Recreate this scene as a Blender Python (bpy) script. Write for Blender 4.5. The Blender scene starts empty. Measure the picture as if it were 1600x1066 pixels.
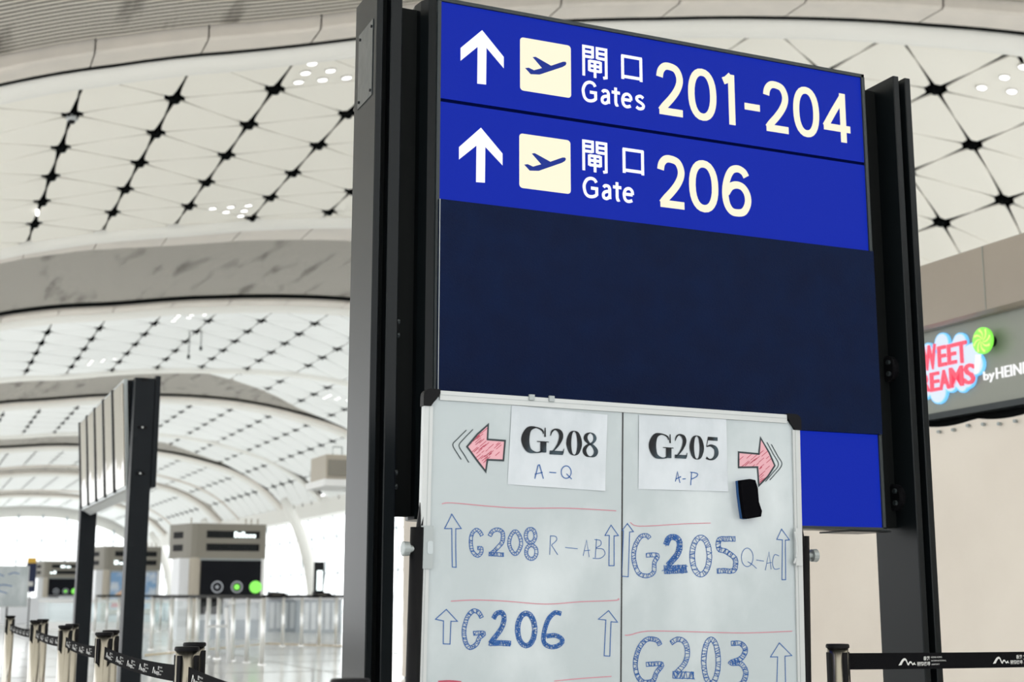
import bpy, math, random
from mathutils import Vector
random.seed(7)
C = bpy.context.collection
SC = bpy.context.scene
# ------------------------------------------------------------------ camera, world, exposure
F, PIT, YAW, EYE = 2140.0, math.radians(10.5097), math.radians(23.5802), 1.15
cam = bpy.data.cameras.new('camera'); co = bpy.data.objects.new('camera', cam); C.objects.link(co)
cam.sensor_width = 36.0; cam.lens = F/1600*36.0; cam.clip_end = 1500; cam.clip_start = 0.05
co.location = (0, 0, EYE); co.rotation_euler = (math.pi/2+PIT, 0, -YAW)
cam.dof.use_dof = True; cam.dof.focus_distance = 4.25; cam.dof.aperture_fstop = 4.4
SC.camera = co
world = bpy.data.worlds.new('overcast_sky'); SC.world = world; world.use_nodes = True
bg = world.node_tree.nodes['Background']
bg.inputs[0].default_value = (0.98, 0.995, 1.0, 1); bg.inputs[1].default_value = 2.0
SC.view_settings.view_transform = 'Standard'; SC.view_settings.look = 'None'
SC.view_settings.gamma = 1; SC.view_settings.use_curve_mapping = False
SC.view_settings.exposure = 0.18
SC.cycles.max_bounces = 8; SC.cycles.diffuse_bounces = 4; SC.cycles.glossy_bounces = 4
SC.cycles.transparent_max_bounces = 16
SC.cycles.use_denoising = True
SC.cycles.sample_clamp_indirect = 6

# unseen upward area lights, added to brighten the far vault
ul = bpy.data.lights.new('added_vault_fill', 'AREA'); ul.shape = 'RECTANGLE'; ul.size = 3.0; ul.size_y = 3.0; ul.energy = 85; ul.color = (.98, 1.0, .99)
for yy in range(52, 176, 14):
    for xx in (6.0, 17.0):
        lo = bpy.data.objects.new('added_vault_fill', ul); C.objects.link(lo); lo.location = (xx, yy, 3.3); lo.rotation_euler = (math.pi, 0, 0)

def ray(x, y):      # direction through a picture point, scaled so that its Y is 1
    c, p, v, hh = x-800, PIT, 533-y, F
    a = hh*math.cos(p)-v*math.sin(p); b = hh*math.sin(p)+v*math.cos(p)
    dx = math.cos(YAW)*c+math.sin(YAW)*a; dy = -math.sin(YAW)*c+math.cos(YAW)*a
    return dx/dy, b/dy

# ------------------------------------------------------------------ materials
def mat(name, col, rough=.5, metal=0., emit=None, es=1., noise=None, bump=0., bscale=30., coat=0., spec=.5):
    m = bpy.data.materials.new(name); m.use_nodes = True; nt = m.node_tree; b = nt.nodes['Principled BSDF']
    b.inputs['Base Color'].default_value = (*col, 1); b.inputs['Roughness'].default_value = rough
    b.inputs['Metallic'].default_value = metal; b.inputs['Coat Weight'].default_value = coat
    b.inputs['Specular IOR Level'].default_value = spec
    tc = nt.nodes.new('ShaderNodeTexCoord')
    if noise:      # (second colour, scale, low, high, stretch)
        c2, sc, lo, hi, st = noise
        mp = nt.nodes.new('ShaderNodeMapping'); mp.inputs['Scale'].default_value = st
        nz = nt.nodes.new('ShaderNodeTexNoise'); nz.inputs['Scale'].default_value = sc; nz.inputs['Detail'].default_value = 6
        rp = nt.nodes.new('ShaderNodeValToRGB'); rp.color_ramp.elements[0].position = lo; rp.color_ramp.elements[1].position = hi
        rp.color_ramp.elements[0].color = (*col, 1); rp.color_ramp.elements[1].color = (*c2, 1)
        nt.links.new(tc.outputs['Object'], mp.inputs[0]); nt.links.new(mp.outputs[0], nz.inputs['Vector'])
        nt.links.new(nz.outputs[0], rp.inputs[0]); nt.links.new(rp.outputs[0], b.inputs['Base Color'])
        if emit: nt.links.new(rp.outputs[0], b.inputs['Emission Color'])
    if emit:
        if not noise: b.inputs['Emission Color'].default_value = (*emit, 1)
        b.inputs['Emission Strength'].default_value = es
    if bump:
        nb = nt.nodes.new('ShaderNodeTexNoise'); nb.inputs['Scale'].default_value = bscale; nb.inputs['Detail'].default_value = 4
        bp = nt.nodes.new('ShaderNodeBump'); bp.inputs['Strength'].default_value = bump; bp.inputs['Distance'].default_value = .01
        nt.links.new(tc.outputs['Object'], nb.inputs['Vector']); nt.links.new(nb.outputs[0], bp.inputs['Height'])
        nt.links.new(bp.outputs[0], b.inputs['Normal'])
    return m
def lin(r, g, b): return tuple(((v/255+.055)/1.055)**2.4 if v > 10 else v/255/12.92 for v in (r, g, b))
M = dict(
 panel=mat('ceiling_panel_white', lin(247, 243, 233), .6),
 panel_far=mat('ceiling_panel_far_haze', lin(248, 249, 247), .6),  # far bays whiter: haze and window light put into the colour
 cove=mat('cove_white', lin(240, 238, 232), .5),
 trim=mat('trim_beige', lin(222, 214, 204), .55, noise=(lin(212, 205, 196), 1.5, .4, .7, (1, 1, 1))),
 void=mat('ceiling_void_black', (.006, .007, .007), .9, spec=.02),
 rib=mat('ribbed_soffit_grey', lin(202, 196, 185), .6, noise=(lin(140, 134, 125), 1.1, .55, .70, (1.6, .3, 1.0))),
 groove_shade=mat('soffit_groove_shade', lin(60, 57, 53), .9),  # groove sides and floors painted dark in place of their shade
 column=mat('dark_metallic_paint', lin(16, 20, 22), .3, .0, bump=.05, bscale=400, spec=.17),
 column2=mat('dark_slate_paint', lin(16, 21, 26), .45, .0, spec=.15),
 black=mat('black_plastic', (.005, .005, .006), .5, spec=.12),
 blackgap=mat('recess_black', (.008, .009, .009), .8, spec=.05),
 frame=mat('anodised_frame', lin(46, 52, 54), .4, .1, spec=.3),
 blue=mat('backlit_blue', (.001, .002, .01), .5, spec=.06, emit=lin(12, 36, 158), es=1.0, noise=None, bump=.06, bscale=220),
 navy=mat('navy_vinyl', lin(2, 20, 54), .7, bump=.3, bscale=160, noise=(lin(2, 16, 47), 12, .3, .7, (1, 1, 1)), spec=.12),
 seam=mat('dark_seam', lin(3, 9, 52), .8, spec=.0),
 cream=mat('backlit_cream', (.05, .05, .04), .5, spec=.1, emit=lin(247, 238, 210), es=.93),
 white_l=mat('backlit_white', (.05, .05, .06), .5, spec=.1, emit=lin(246, 248, 255), es=.95),
 symbol=mat('symbol_blue', (.004, .01, .06), .5, spec=.1, emit=lin(20, 38, 120), es=1.),
 board=mat('whiteboard_enamel', lin(168, 177, 180), .22, coat=.3, noise=(lin(196, 203, 206), 2.6, .48, .70, (1, 1, .7)), spec=.5),
 alu=mat('satin_aluminium', lin(184, 187, 187), .4, .2),
 steel_l=mat('bright_steel', lin(232, 232, 230), .3, .6),
 alu_d=mat('grey_aluminium', lin(150, 156, 156), .4, .5),
 chrome=mat('brushed_steel', lin(186, 181, 171), .22, 1.0),
 paper=mat('glossy_sleeved_paper', lin(176, 183, 189), .16, coat=.6, bump=.35, bscale=9, noise=(lin(190, 196, 202), 7, .4, .6, (1, 1, .5))),
 print_=mat('printed_ink_sheen', lin(8, 12, 16), .3, coat=.0, spec=.2, noise=(lin(58, 74, 84), 7, .47, .58, (1, 1, .6))),  # black ink; grey blotches paint in reflections on the sleeve
 pen_blue=mat('pen_blue', lin(14, 82, 152), .5), pen_black=mat('pen_black', lin(28, 42, 48), .5),
 pen_red=mat('pen_red', lin(196, 120, 135), .5), pen_red2=mat('pen_red_dark', lin(172, 60, 84), .5),
 pen_pink=mat('pen_pink_fill', lin(214, 160, 170), .5),
 divider=mat('divider_tape', (.01, .01, .012), .5),
 felt_blue=mat('eraser_blue', lin(24, 72, 122), .8), felt_black=mat('eraser_black', (.004, .004, .005), .95, spec=.0),
 belt=mat('black_webbing', (.006, .006, .007), .85, bump=.3, bscale=300, spec=.04), belt_print=mat('belt_print', lin(205, 205, 203), .6),
 sheet=mat('off_white_canvas', lin(224, 216, 206), .85, bump=.9, bscale=2.2, noise=(lin(214, 205, 195), .8, .4, .7, (1, 1, 1))),
 fascia=mat('fascia_grey', lin(136, 139, 131), .42),
 bulk=mat('bulkhead_taupe', lin(154, 144, 131), .3, noise=(lin(144, 134, 122), .8, .3, .7, (1, 1, 1))),
 s_cloud=mat('cloud_acrylic', (.2, .2, .2), .4, emit=lin(206, 224, 250), es=.78),
 s_cloud_e=mat('cloud_edge_glow', (.1, .2, .3), .4, emit=lin(110, 195, 250), es=.9),
 s_red=mat('letter_red', (.3, .02, .04), .4, emit=lin(240, 84, 108), es=.75), s_redside=mat('letter_red_side', lin(150, 20, 60), .4),
 s_green=mat('candy_green', lin(120, 220, 70), .4, emit=lin(130, 225, 80), es=.6), s_lime=mat('candy_stripe', lin(190, 215, 110), .4, emit=lin(195, 220, 110), es=.6),
 s_white=mat('letter_white', lin(60, 60, 60), .4, emit=(1, 1, 1), es=.85),
 floor=mat('polished_terrazzo', lin(247, 248, 247), .12, noise=(lin(240, 241, 240), 6, .3, .7, (1, 1, 1))),
 grout=mat('floor_joint', lin(150, 150, 148), .5),
 white_m=mat('white_metal', lin(235, 236, 236), .45), mull=mat('mullion_grey', lin(188, 196, 200), .5),
 kiosk=mat('kiosk_taupe', lin(134, 130, 120), .5), kiosk_l=mat('kiosk_corner_pale', lin(178, 170, 156), .45),
 dark_panel=mat('gloss_black_panel', (.006, .007, .010), .4, spec=.08), led=mat('display_digits', (1, 1, 1), .5, emit=(.85, 1, 1), es=1.6),
 icon_g=mat('icon_green', lin(120, 215, 80), .4, emit=lin(130, 225, 90), es=.7), icon_w=mat('icon_grey', lin(150, 154, 160), .4, emit=lin(150, 154, 160), es=.3),
 lamp=mat('downlight_glow', (1, 1, 1), .4, emit=(1, .99, .96), es=3.0), lamp_off=mat('lamp_bezel', lin(225, 224, 220), .4),
 mirror=mat('dark_glossy_glass', lin(138, 131, 120), .04, 1.0, bump=.8, bscale=.8),
 navy_flag=mat('banner_navy', lin(16, 30, 66), .6), yellow=mat('banner_yellow', lin(222, 178, 70), .6),
 poster=mat('poster_sky', lin(126, 164, 204), .4, noise=(lin(205, 214, 224), 2.5, .4, .6, (1, 1, 1))), poster_r=mat('poster_red', lin(196, 40, 46), .4), poster_s=mat('poster_sand', lin(228, 190, 160), .4),
 seat=mat('seat_black', lin(36, 38, 42), .5), desk=mat('desk_white', lin(226, 228, 232), .4), desk_g=mat('desk_grey', lin(172, 178, 186), .35),
 yline=mat('ochre_floor_line', lin(214, 186, 130), .5),
)
def glass_mat(name, tint, mix):
    m = bpy.data.materials.new(name); m.use_nodes = True; nt = m.node_tree; nt.nodes.clear()
    o = nt.nodes.new('ShaderNodeOutputMaterial'); mx = nt.nodes.new('ShaderNodeMixShader'); t = nt.nodes.new('ShaderNodeBsdfTransparent')
    g = nt.nodes.new('ShaderNodeBsdfGlossy'); g.inputs['Roughness'].default_value = .03
    t.inputs[0].default_value = (*tint, 1); mx.inputs[0].default_value = mix
    nt.links.new(t.outputs[0], mx.inputs[1]); nt.links.new(g.outputs[0], mx.inputs[2]); nt.links.new(mx.outputs[0], o.inputs[0]); return m
M['glass'] = glass_mat('window_glass', (.97, .99, .99), .06)
M['glass2'] = glass_mat('balustrade_glass', (.93, .97, .97), .08)

# ------------------------------------------------------------------ mesh helpers
def wloc(o):
    v = Vector((0, 0, 0))
    while o is not None: v += o.location; o = o.parent
    return v
class MB:
    def __init__(s): s.v = []; s.f = []; s.mi = []; s.cm = 0
    def add(s, vs, fs):
        n = len(s.v); s.v += [tuple(p) for p in vs]; s.f += [tuple(n+i for i in f) for f in fs]; s.mi += [s.cm]*len(fs); return s
    def box(s, x0, x1, y0, y1, z0, z1, b=0.):
        if b:      # bevel the vertical edges
            pl = [(x0+b, y0), (x1-b, y0), (x1, y0+b), (x1, y1-b), (x1-b, y1), (x0+b, y1), (x0, y1-b), (x0, y0+b)]
            return s.prism(pl, z0, z1)
        return s.prism([(x0, y0), (x1, y0), (x1, y1), (x0, y1)], z0, z1)
    def prism(s, pl, z0, z1, fn=None):
        n = len(pl); fn = fn or (lambda a, b, c: (a, b, c))
        vs = [fn(a, b, z0) for a, b in pl]+[fn(a, b, z1) for a, b in pl]
        return s.add(vs, [tuple(range(n))[::-1], tuple(range(n, 2*n))]+[(i, (i+1) % n, n+(i+1) % n, n+i) for i in range(n)])
    def tube(s, pts, r, n=12, cap=True):
        pts = [Vector(p) for p in pts]; rings = []
        for i, p in enumerate(pts):
            t = (pts[min(i+1, len(pts)-1)]-pts[max(i-1, 0)]).normalized()
            a = t.cross(Vector((0, 0, 1)) if abs(t.z) < .95 else Vector((1, 0, 0))).normalized(); b = t.cross(a)
            rr = r[i] if isinstance(r, (list, tuple)) else r
            rings.append([p+a*math.cos(k*2*math.pi/n)*rr+b*math.sin(k*2*math.pi/n)*rr for k in range(n)])
        vs = [q for g in rings for q in g]; fs = []
        for i in range(len(rings)-1):
            for k in range(n): fs.append((i*n+k, i*n+(k+1) % n, (i+1)*n+(k+1) % n, (i+1)*n+k))
        if cap: fs += [tuple(range(n))[::-1], tuple(range((len(rings)-1)*n, len(rings)*n))]
        return s.add(vs, fs)
    def lathe(s, prof, cx, cy, n=20):
        vs = []; fs = []
        for r, z in prof: vs += [(cx+r*math.cos(k*2*math.pi/n), cy+r*math.sin(k*2*math.pi/n), z) for k in range(n)]
        for i in range(len(prof)-1):
            for k in range(n): fs.append((i*n+k, i*n+(k+1) % n, (i+1)*n+(k+1) % n, (i+1)*n+k))
        fs += [tuple(range(n))[::-1], tuple(range((len(prof)-1)*n, len(prof)*n))]
        return s.add(vs, fs)
    def build(s, name, m, parent=None, smooth=False, label=None, cat=None, group=None, kind=None):
        w = wloc(parent) if parent else Vector((0, 0, 0))
        me = bpy.data.meshes.new(name)
        me.from_pydata([(a-w.x, b-w.y, c-w.z) for a, b, c in s.v], [], s.f)
        for q in (m if isinstance(m, (list, tuple)) else [m]): me.materials.append(q)
        me.polygons.foreach_set('material_index', s.mi)
        if smooth: me.polygons.foreach_set('use_smooth', [True]*len(me.polygons))
        me.update()
        o = bpy.data.objects.new(name, me); C.objects.link(o)
        if parent: o.parent = parent
        tag(o, label, cat, group, kind); return o
def tag(o, label=None, cat=None, group=None, kind=None):
    for k, v in (('label', label), ('category', cat), ('group', group), ('kind', kind)):
        if v: o[k] = v
    return o
def thing(name, label, cat, loc=(0, 0, 0), group=None, kind=None):
    o = bpy.data.objects.new(name, None); C.objects.link(o); o.location = loc; o.empty_display_size = .1
    return tag(o, label, cat, group, kind)
def copy_tree(o, parent=None):
    c = o.copy(); C.objects.link(c)
    if parent is not None: c.parent = parent
    for ch in list(o.children): copy_tree(ch, c)
    return c
def mid_smooth(pts, n=6, closed=False):      # Catmull-Rom
    out = []; N = len(pts)
    for i in range(N if closed else N-1):
        if closed: a, b, c, d = pts[i-1], pts[i], pts[(i+1) % N], pts[(i+2) % N]
        else: a, b, c, d = pts[max(i-1, 0)], pts[i], pts[i+1], pts[min(i+2, N-1)]
        for k in range(n):
            t = k/n
            out.append(tuple(.5*((2*q)+(-p+r)*t+(2*p-5*q+4*r-s_)*t*t+(-p+3*q-3*r+s_)*t**3) for p, q, r, s_ in zip(a, b, c, d)))
    if not closed: out.append(tuple(pts[-1]))
    return out
def ribbon(mb, pts, w, fn, closed=False):      # flat stroke; pts (a,b[,w]); fn maps plane to space
    N = len(pts)
    if N < 2: return
    L = []; R = []
    for i in range(N):
        p = pts[i]
        q0 = pts[i-1] if (i or closed) else None; q1 = pts[(i+1) % N] if (i < N-1 or closed) else None
        ds = []
        for a, b in ((q0, p), (p, q1)):
            if a is None or b is None: continue
            dx, dy = b[0]-a[0], b[1]-a[1]; l = math.hypot(dx, dy)
            if l > 1e-9: ds.append((dx/l, dy/l))
        if not ds: ds = [(1, 0)]
        tx, ty = sum(d[0] for d in ds), sum(d[1] for d in ds); l = math.hypot(tx, ty) or 1; tx /= l; ty /= l
        cs = max(.45, tx*ds[0][0]+ty*ds[0][1])
        ww = (p[2] if len(p) > 2 else w)/2/cs
        L.append((p[0]-ty*ww, p[1]+tx*ww)); R.append((p[0]+ty*ww, p[1]-tx*ww))
    vs = [fn(*q) for q in L]+[fn(*q) for q in R]
    mb.add(vs, [(N+i, N+(i+1) % N, (i+1) % N, i) for i in range(N if closed else N-1)])
def ell(cx, cy, rx, ry, n=24, p=2.0, a0=0):
    o = []
    for k in range(n):
        t = a0+k*2*math.pi/n; c, s = math.cos(t), math.sin(t)
        o.append((cx+rx*math.copysign(abs(c)**(2/p), c), cy+ry*math.copysign(abs(s)**(2/p), s)))
    return o

# ------------------------------------------------------------------ the vault (X and Y in units of H)
H = 11.0
PB = [(-1.2, .2), (-.6, .48), (-.1, .73), (.21, .852), (.36, .889), (.55, .92), (.8, .962), (1.05, .988), (1.3, .998), (1.6, .985), (1.85, .94), (2.12, .86), (2.3, .76), (2.44, .63), (2.6, .45)]
SL = []
for i in range(len(PB)):
    if i == 0: SL.append((PB[1][1]-PB[0][1])/(PB[1][0]-PB[0][0]))
    elif i == len(PB)-1: SL.append((PB[i][1]-PB[i-1][1])/(PB[i][0]-PB[i-1][0]))
    else:
        h0 = PB[i][0]-PB[i-1][0]; h1 = PB[i+1][0]-PB[i][0]
        SL.append((h0**2*PB[i+1][1]+(h1**2-h0**2)*PB[i][1]-h1**2*PB[i-1][1])/(h0*h1*(h0+h1)))
def zf(X):
    i = 0
    while i < len(PB)-2 and PB[i+1][0] < X: i += 1
    h = PB[i+1][0]-PB[i][0]; t = (X-PB[i][0])/h
    return PB[i][1]*(2*t**3-3*t*t+1)+SL[i]*h*(t**3-2*t*t+t)+PB[i+1][1]*(-2*t**3+3*t*t)+SL[i+1]*h*(t**3-t*t)
def V(X, Y, d=0.): return (X*H, Y*H, EYE+zf(X)*H+d)
def plf(pts):      # piecewise linear, smooth-ish function of X
    def f(X):
        if X <= pts[0][0]: return pts[0][1]
        for a, b in zip(pts, pts[1:]):
            if X <= b[0]: return a[1]+(b[1]-a[1])*(X-a[0])/(b[0]-a[0])
        return pts[-1][1]
    return f
COLS = [-.12, .045, .213, .384, .555, .741, .93, 1.122, 1.322, 1.54, 1.745, 1.945, 2.134, 2.31, 2.46]
XS = [-.12+i*(2.58/56) for i in range(57)]
# floor and backing first
fl = MB().box(-45, 45, -25, 200, -.3, 0).build('floor', M['floor'], kind='structure')
g = MB()
for i in range(-8, 11): g.box(i*3-.012, i*3+.012, 2, 190, 0.001, .003)
for i in range(1, 62): g.box(-24, 30, i*3-.012, i*3+.012, 0.001, .003)
g.build('floor_joint', M['grout'], fl)
bk = MB(); NY = 30; YS = [-1.2+i*(16.55+1.2)/NY for i in range(NY+1)]
XB = [-.6+i*.04 for i in range(12)]+XS
vs = [V(x, y, .45) for y in YS for x in XB]; n = len(XB)
bk.add(vs, [(j*n+i, j*n+i+1, (j+1)*n+i+1, (j+1)*n+i) for j in range(NY) for i in range(n-1)])
roof = bk.build('ceiling', M['void'], kind='structure')

def grid(name, lines, m, parent, xs=XS, smooth=False, label=None):
    """lines: list of (Yfun, d): a surface swept along X through them"""
    mb = MB(); n = len(xs); vs = [V(x, f(x), d) for f, d in lines for x in xs]
    mb.add(vs, [(j*n+i+1, j*n+i, (j+1)*n+i, (j+1)*n+i+1) for j in range(len(lines)-1) for i in range(n-1)])
    return mb.build(name, m, parent, smooth, label)
n = 13; vs = [V(-.6+i*.04, y, .1) for y in YS for i in range(n)]
MB().add(vs, [(j*n+i+1, j*n+i, (j+1)*n+i, (j+1)*n+i+1) for j in range(NY) for i in range(n-1)]).build('ceiling_flank', M['panel'], roof)
YN = [-1.2, .2, .7, 1.1]; n = len(XS); vs = [V(x, y, .1) for y in YN for x in XS]
MB().add(vs, [(j*n+i+1, j*n+i, (j+1)*n+i, (j+1)*n+i+1) for j in range(3) for i in range(n-1)]).build('ceiling_flank', M['panel'], roof)
def off(f, a): return lambda X: f(X)+a
def mixf(f, g, t): return lambda X: f(X)*(1-t)+g(X)*t
def cove(f, g, parent, m='cove'):      # rounded white moulding
    ls = [(mixf(f, g, .5-.5*math.cos(math.pi*k/8)), -.02-.3*math.sin(math.pi*k/8)) for k in range(9)]+[(g, .4)]
    return grid('cove_moulding', ls, M[m], parent, smooth=True)
def trimseg(f, g, parent):
    for a, b in zip(COLS, COLS[1:]):
        xs = [a+.0012+(b-a-.0024)*k/4 for k in range(5)]
        ls = [(f, .35), (f, -.12), (mixf(f, g, .08), -.16), (mixf(f, g, .92), -.16), (g, -.12), (g, .35)]
        o = grid('trim_panel', ls, M['trim'], parent, xs)
def rib(F_, B_, parent, pitch, name='ribbed_soffit'):
    mb = MB(); n = len(XS)
    N = int(max(B_(x)-F_(x) for x in XS)*H/pitch)+1
    rows = []
    for k in range(N):
        for a, d in ((0, -.04), (.66, -.04), (.67, .03), (.99, .03)):
            rows.append([V(x, max(B_(x)-(k+a)*pitch/H, F_(x)), .12+d) for x in XS])
    rows.append([V(x, F_(x), .12) for x in XS])
    vs = [p for r in rows for p in r]
    for j in range(len(rows)-1):
        mb.mi += [1 if j % 4 in (1, 2, 3) else 0]*(n-1); mb.f += [(j*n+i, j*n+i+1, (j+1)*n+i+1, (j+1)*n+i) for i in range(n-1)]
    mb.v = vs
    return mb.build(name, [M['rib'], M['groove_shade']], parent)
def clip(poly, f, keep):
    out = []
    for i in range(len(poly)):
        a, b = poly[i-1], poly[i]; fa = keep*(a[1]-f(a[0])); fb = keep*(b[1]-f(b[0]))
        if (fa >= 0) != (fb >= 0):
            t = fa/(fa-fb); out.append((a[0]+(b[0]-a[0])*t, a[1]+(b[1]-a[1])*t))
        if fb >= 0: out.append(b)
    return out
def area(p): return abs(sum(p[i-1][0]*p[i][1]-p[i][0]*p[i-1][1] for i in range(len(p))))/2
def panels(parent, cols, rowf, ks, S, E_, m, stuff=None, skip=(), cheap=False):
    ts = (.1, .2, .5, .8, .9) if not cheap else (.12, .5, .88)
    for a, b in zip(cols, cols[1:]):
        for k in ks:
            P = [(a, rowf(k, a)), (b, rowf(k, b)), (b, rowf(k+1, b)), (a, rowf(k+1, a))]
            for tri, kinds in (((P[0], P[1], P[2]), 'hvd'), ((P[0], P[2], P[3]), 'dhv')):
                poly = []; cx = sum(p[0] for p in tri)/3; cy = sum(p[1] for p in tri)/3
                for e in range(3):
                    p, q = tri[e], tri[(e+1) % 3]; L = math.hypot(q[0]-p[0], q[1]-p[1]); nx, ny = -(q[1]-p[1])/L, (q[0]-p[0])/L
                    if (cx-p[0])*nx+(cy-p[1])*ny < 0: nx, ny = -nx, -ny
                    mid, end = ((.024, .075) if kinds[e] == 'v' else (.012, .050)); mid /= H; end /= H
                    for t in ts:
                        o = mid+(end-mid)*abs(2*t-1)**1.9/(.8**1.9)
                        poly.append((p[0]+(q[0]-p[0])*t+nx*o, p[1]+(q[1]-p[1])*t+ny*o))
                poly = clip(clip(poly, S, 1), E_, -1)
                if len(poly) < 3 or area(poly)*H*H < .05: continue
                mb = stuff or MB()
                n = len(poly); vs = [V(x, y, -.10) for x, y in poly]+[V(x, y, -.06) for x, y in poly]
                mb.add(vs, [tuple(range(n)), tuple(range(n, 2*n))[::-1]]+[(i, n+i, n+(i+1) % n, (i+1) % n) for i in range(n)])
                if not stuff: mb.build('ceiling_panel', m, parent)
star = None
def nodes(parent, cols, rowf, ks, S, E_):
    global star
    if star is None:
        s = MB(); pl = []
        for k in range(12):
            r = .14 if k % 2 == 0 else .06; a = k*math.pi/6+math.pi/2
            pl.append((r*math.cos(a), r*math.sin(a)*1.25))
        s.prism(pl, -.13, -.02); s.lathe([(.05, -.2), (.07, -.19), (.07, -.12)], 0, 0, 10)
        star = bpy.data.meshes.new('node_bracket'); star.from_pydata(s.v, [], s.f); star.materials.append(M['void']); star.update()
    for a in cols:
        for k in ks:
            y = rowf(k, a)
            if S(a)+.02 < y < E_(a)-.02:
                o = bpy.data.objects.new('node_bracket', star); C.objects.link(o); o.parent = parent; o.location = V(a, y, 0)
                o.rotation_euler = (0, -math.atan((zf(a+.01)-zf(a-.01))/.02), 0)
                if y > 4.5: o.scale = (.72, .72, 1)

# rib one (nearest), with its mouldings
S1 = plf([(-.3, 2.30), (.084, 2.292), (.25, 2.285), (.44, 2.246), (.634, 2.178), (1.131, 2.02), (1.562, 1.852), (1.755, 1.755), (2.0, 1.62), (2.46, 1.36)])
E1 = plf([(-.3, 3.47), (.27, 3.44), (.51, 3.40), (1.0, 3.36), (2.46, 3.2)])
rb = thing('trim_1', None, None, kind='structure')
rib(off(S1, -1.0), off(S1, -.166), rb, .17); grid('painted_shadow_strip', [(off(S1, -.086), -.1), (off(S1, -.086), -.185)], M['blackgap'], rb)  # black strip paints in the shadow line between trim and cove
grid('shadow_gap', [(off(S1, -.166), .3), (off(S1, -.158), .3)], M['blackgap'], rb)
trimseg(off(S1, -.158), off(S1, -.090), rb)
cove(off(S1, -.076), S1, rb)
def row1(k, X):      # k = 0 is the farthest row, negative is beyond it
    k = -k
    x = X-.213; a = .12+.035*max(k, 0); b = max(0, (.65-1.934*a)/3.74)
    return 3.25-.199*k-a*x-b*x*x
bay1 = thing('trim_2', None, None, kind='structure')
panels(bay1, COLS, row1, range(-6, 2), S1, E1, M['panel'])
nodes(bay1, COLS, row1, range(-6, 2), S1, E1)
# rib two
F2 = plf([(-.3, 3.605), (1.2, 3.615), (1.6, 3.9), (2.0, 4.4), (2.1, 4.43), (2.46, 4.40)])
B2 = plf([(-.3, 4.38), (.207, 4.42), (.55, 4.452), (.9, 4.46), (1.32, 4.43), (2.1, 4.43), (2.46, 4.40)])
cove(E1, off(E1, .065), bay1); trimseg(off(E1, .07), plf([(-.3, 3.60), (2.46, 3.61)]), bay1)
r2 = thing('trim_3', None, None, kind='structure')
rib(F2, B2, r2, .17); grid('painted_shadow_strip', [(off(B2, .012), .12), (off(B2, .012), -.05)], M['blackgap'], r2); trimseg(off(B2, .02), off(B2, .10), r2); cove(off(B2, .105), off(B2, .19), r2)  # behind the rib a black strip stands in for the shadow line
S2 = off(B2, .19)
E2 = plf([(-.3, 5.72), (.29, 5.85), (.55, 5.97), (.817, 6.0), (1.177, 6.02), (1.765, 5.90), (2.13, 5.8), (2.46, 5.7)])
F3 = plf([(-.3, 5.95), (.3, 6.0), (.778, 6.12), (1.157, 6.13), (1.485, 6.494), (1.817, 6.88), (2.1, 6.97), (2.46, 6.9)])
B3 = plf([(-.3, 6.74), (.346, 6.78), (.79, 6.894), (1.1, 6.968), (1.6, 7.018), (2.1, 6.98), (2.46, 6.9)])
bay2 = thing('trim_4', None, None, kind='structure')
row2 = lambda k, X: 4.855+.222*k-(.25*(X-1.5)**2 if X > 1.5 else 0)
panels(bay2, COLS, row2, range(-2, 6), S2, E2, M['panel_far']); nodes(bay2, COLS, row2, range(-2, 6), S2, E2)
cove(E2, off(E2, .04), bay2)
row2b = lambda k, X: 6.236-.42*(X-1.545)+.234*k
panels(bay2, [x for x in COLS if x > 1.0], row2b, range(-1, 5), off(E2, .045), F3, M['panel_far'])
nodes(bay2, [x for x in COLS if x > 1.2], row2b, range(-1, 5), off(E2, .045), F3)
r3 = thing('trim_5', None, None, kind='structure')
trimseg(off(E2, .05), plf([(-.3, 5.94), (.3, 5.98), (.778, 6.10), (1.157, 6.12), (2.46, 5.76)]), r3) if False else None
rib(F3, B3, r3, .2); grid('painted_shadow_strip', [(off(B3, .010), .12), (off(B3, .010), -.05)], M['blackgap'], r3); trimseg(off(B3, .015), off(B3, .09), r3); cove(off(B3, .095), off(B3, .17), r3)  # shadow line drawn as a black strip here too
S3 = off(B3, .17)
E3 = plf([(-.3, 8.1), (.434, 8.30), (.88, 8.556), (1.385, 8.644), (1.8, 8.70), (2.237, 8.75), (2.46, 8.72)])
F4 = plf([(-.3, 8.3), (.447, 8.498), (.905, 8.79), (1.436, 9.074), (1.728, 9.41), (2.129, 9.65), (2.46, 9.67)])
B4 = plf([(-.3, 8.8), (.481, 9.09), (1.0, 9.47), (1.558, 9.69), (2.129, 9.68), (2.46, 9.68)])
bay3 = thing('trim_6', None, None, kind='structure')
row3 = lambda k, X: 7.566+.228*k-(.42*(X-1.5)**2 if X > 1.5 else 0)-(.12*(1.2-X) if X < 1.2 else 0)
panels(bay3, COLS[1:], row3, range(-2, 6), S3, E3, M['panel_far']); nodes(bay3, COLS[2:], row3, range(-2, 6), S3, E3)
cove(E3, off(E3, .04), bay3)
row3b = lambda k, X: 8.9+.228*k-.2*(X-1.6)
panels(bay3, [x for x in COLS if x > 1.0], row3b, range(-1, 5), off(E3, .045), F4, M['panel_far']); nodes(bay3, [x for x in COLS if x > 1.2], row3b, range(-1, 5), off(E3, .045), F4)
r4 = thing('trim_7', None, None, kind='structure')
rib(F4, B4, r4, .3); grid('painted_shadow_strip', [(off(B4, .010), .12), (off(B4, .010), -.08)], M['blackgap'], r4); trimseg(off(B4, .015), off(B4, .10), r4); cove(off(B4, .105), off(B4, .2), r4)  # black strip again drawn in as the rib's shadow line
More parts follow.
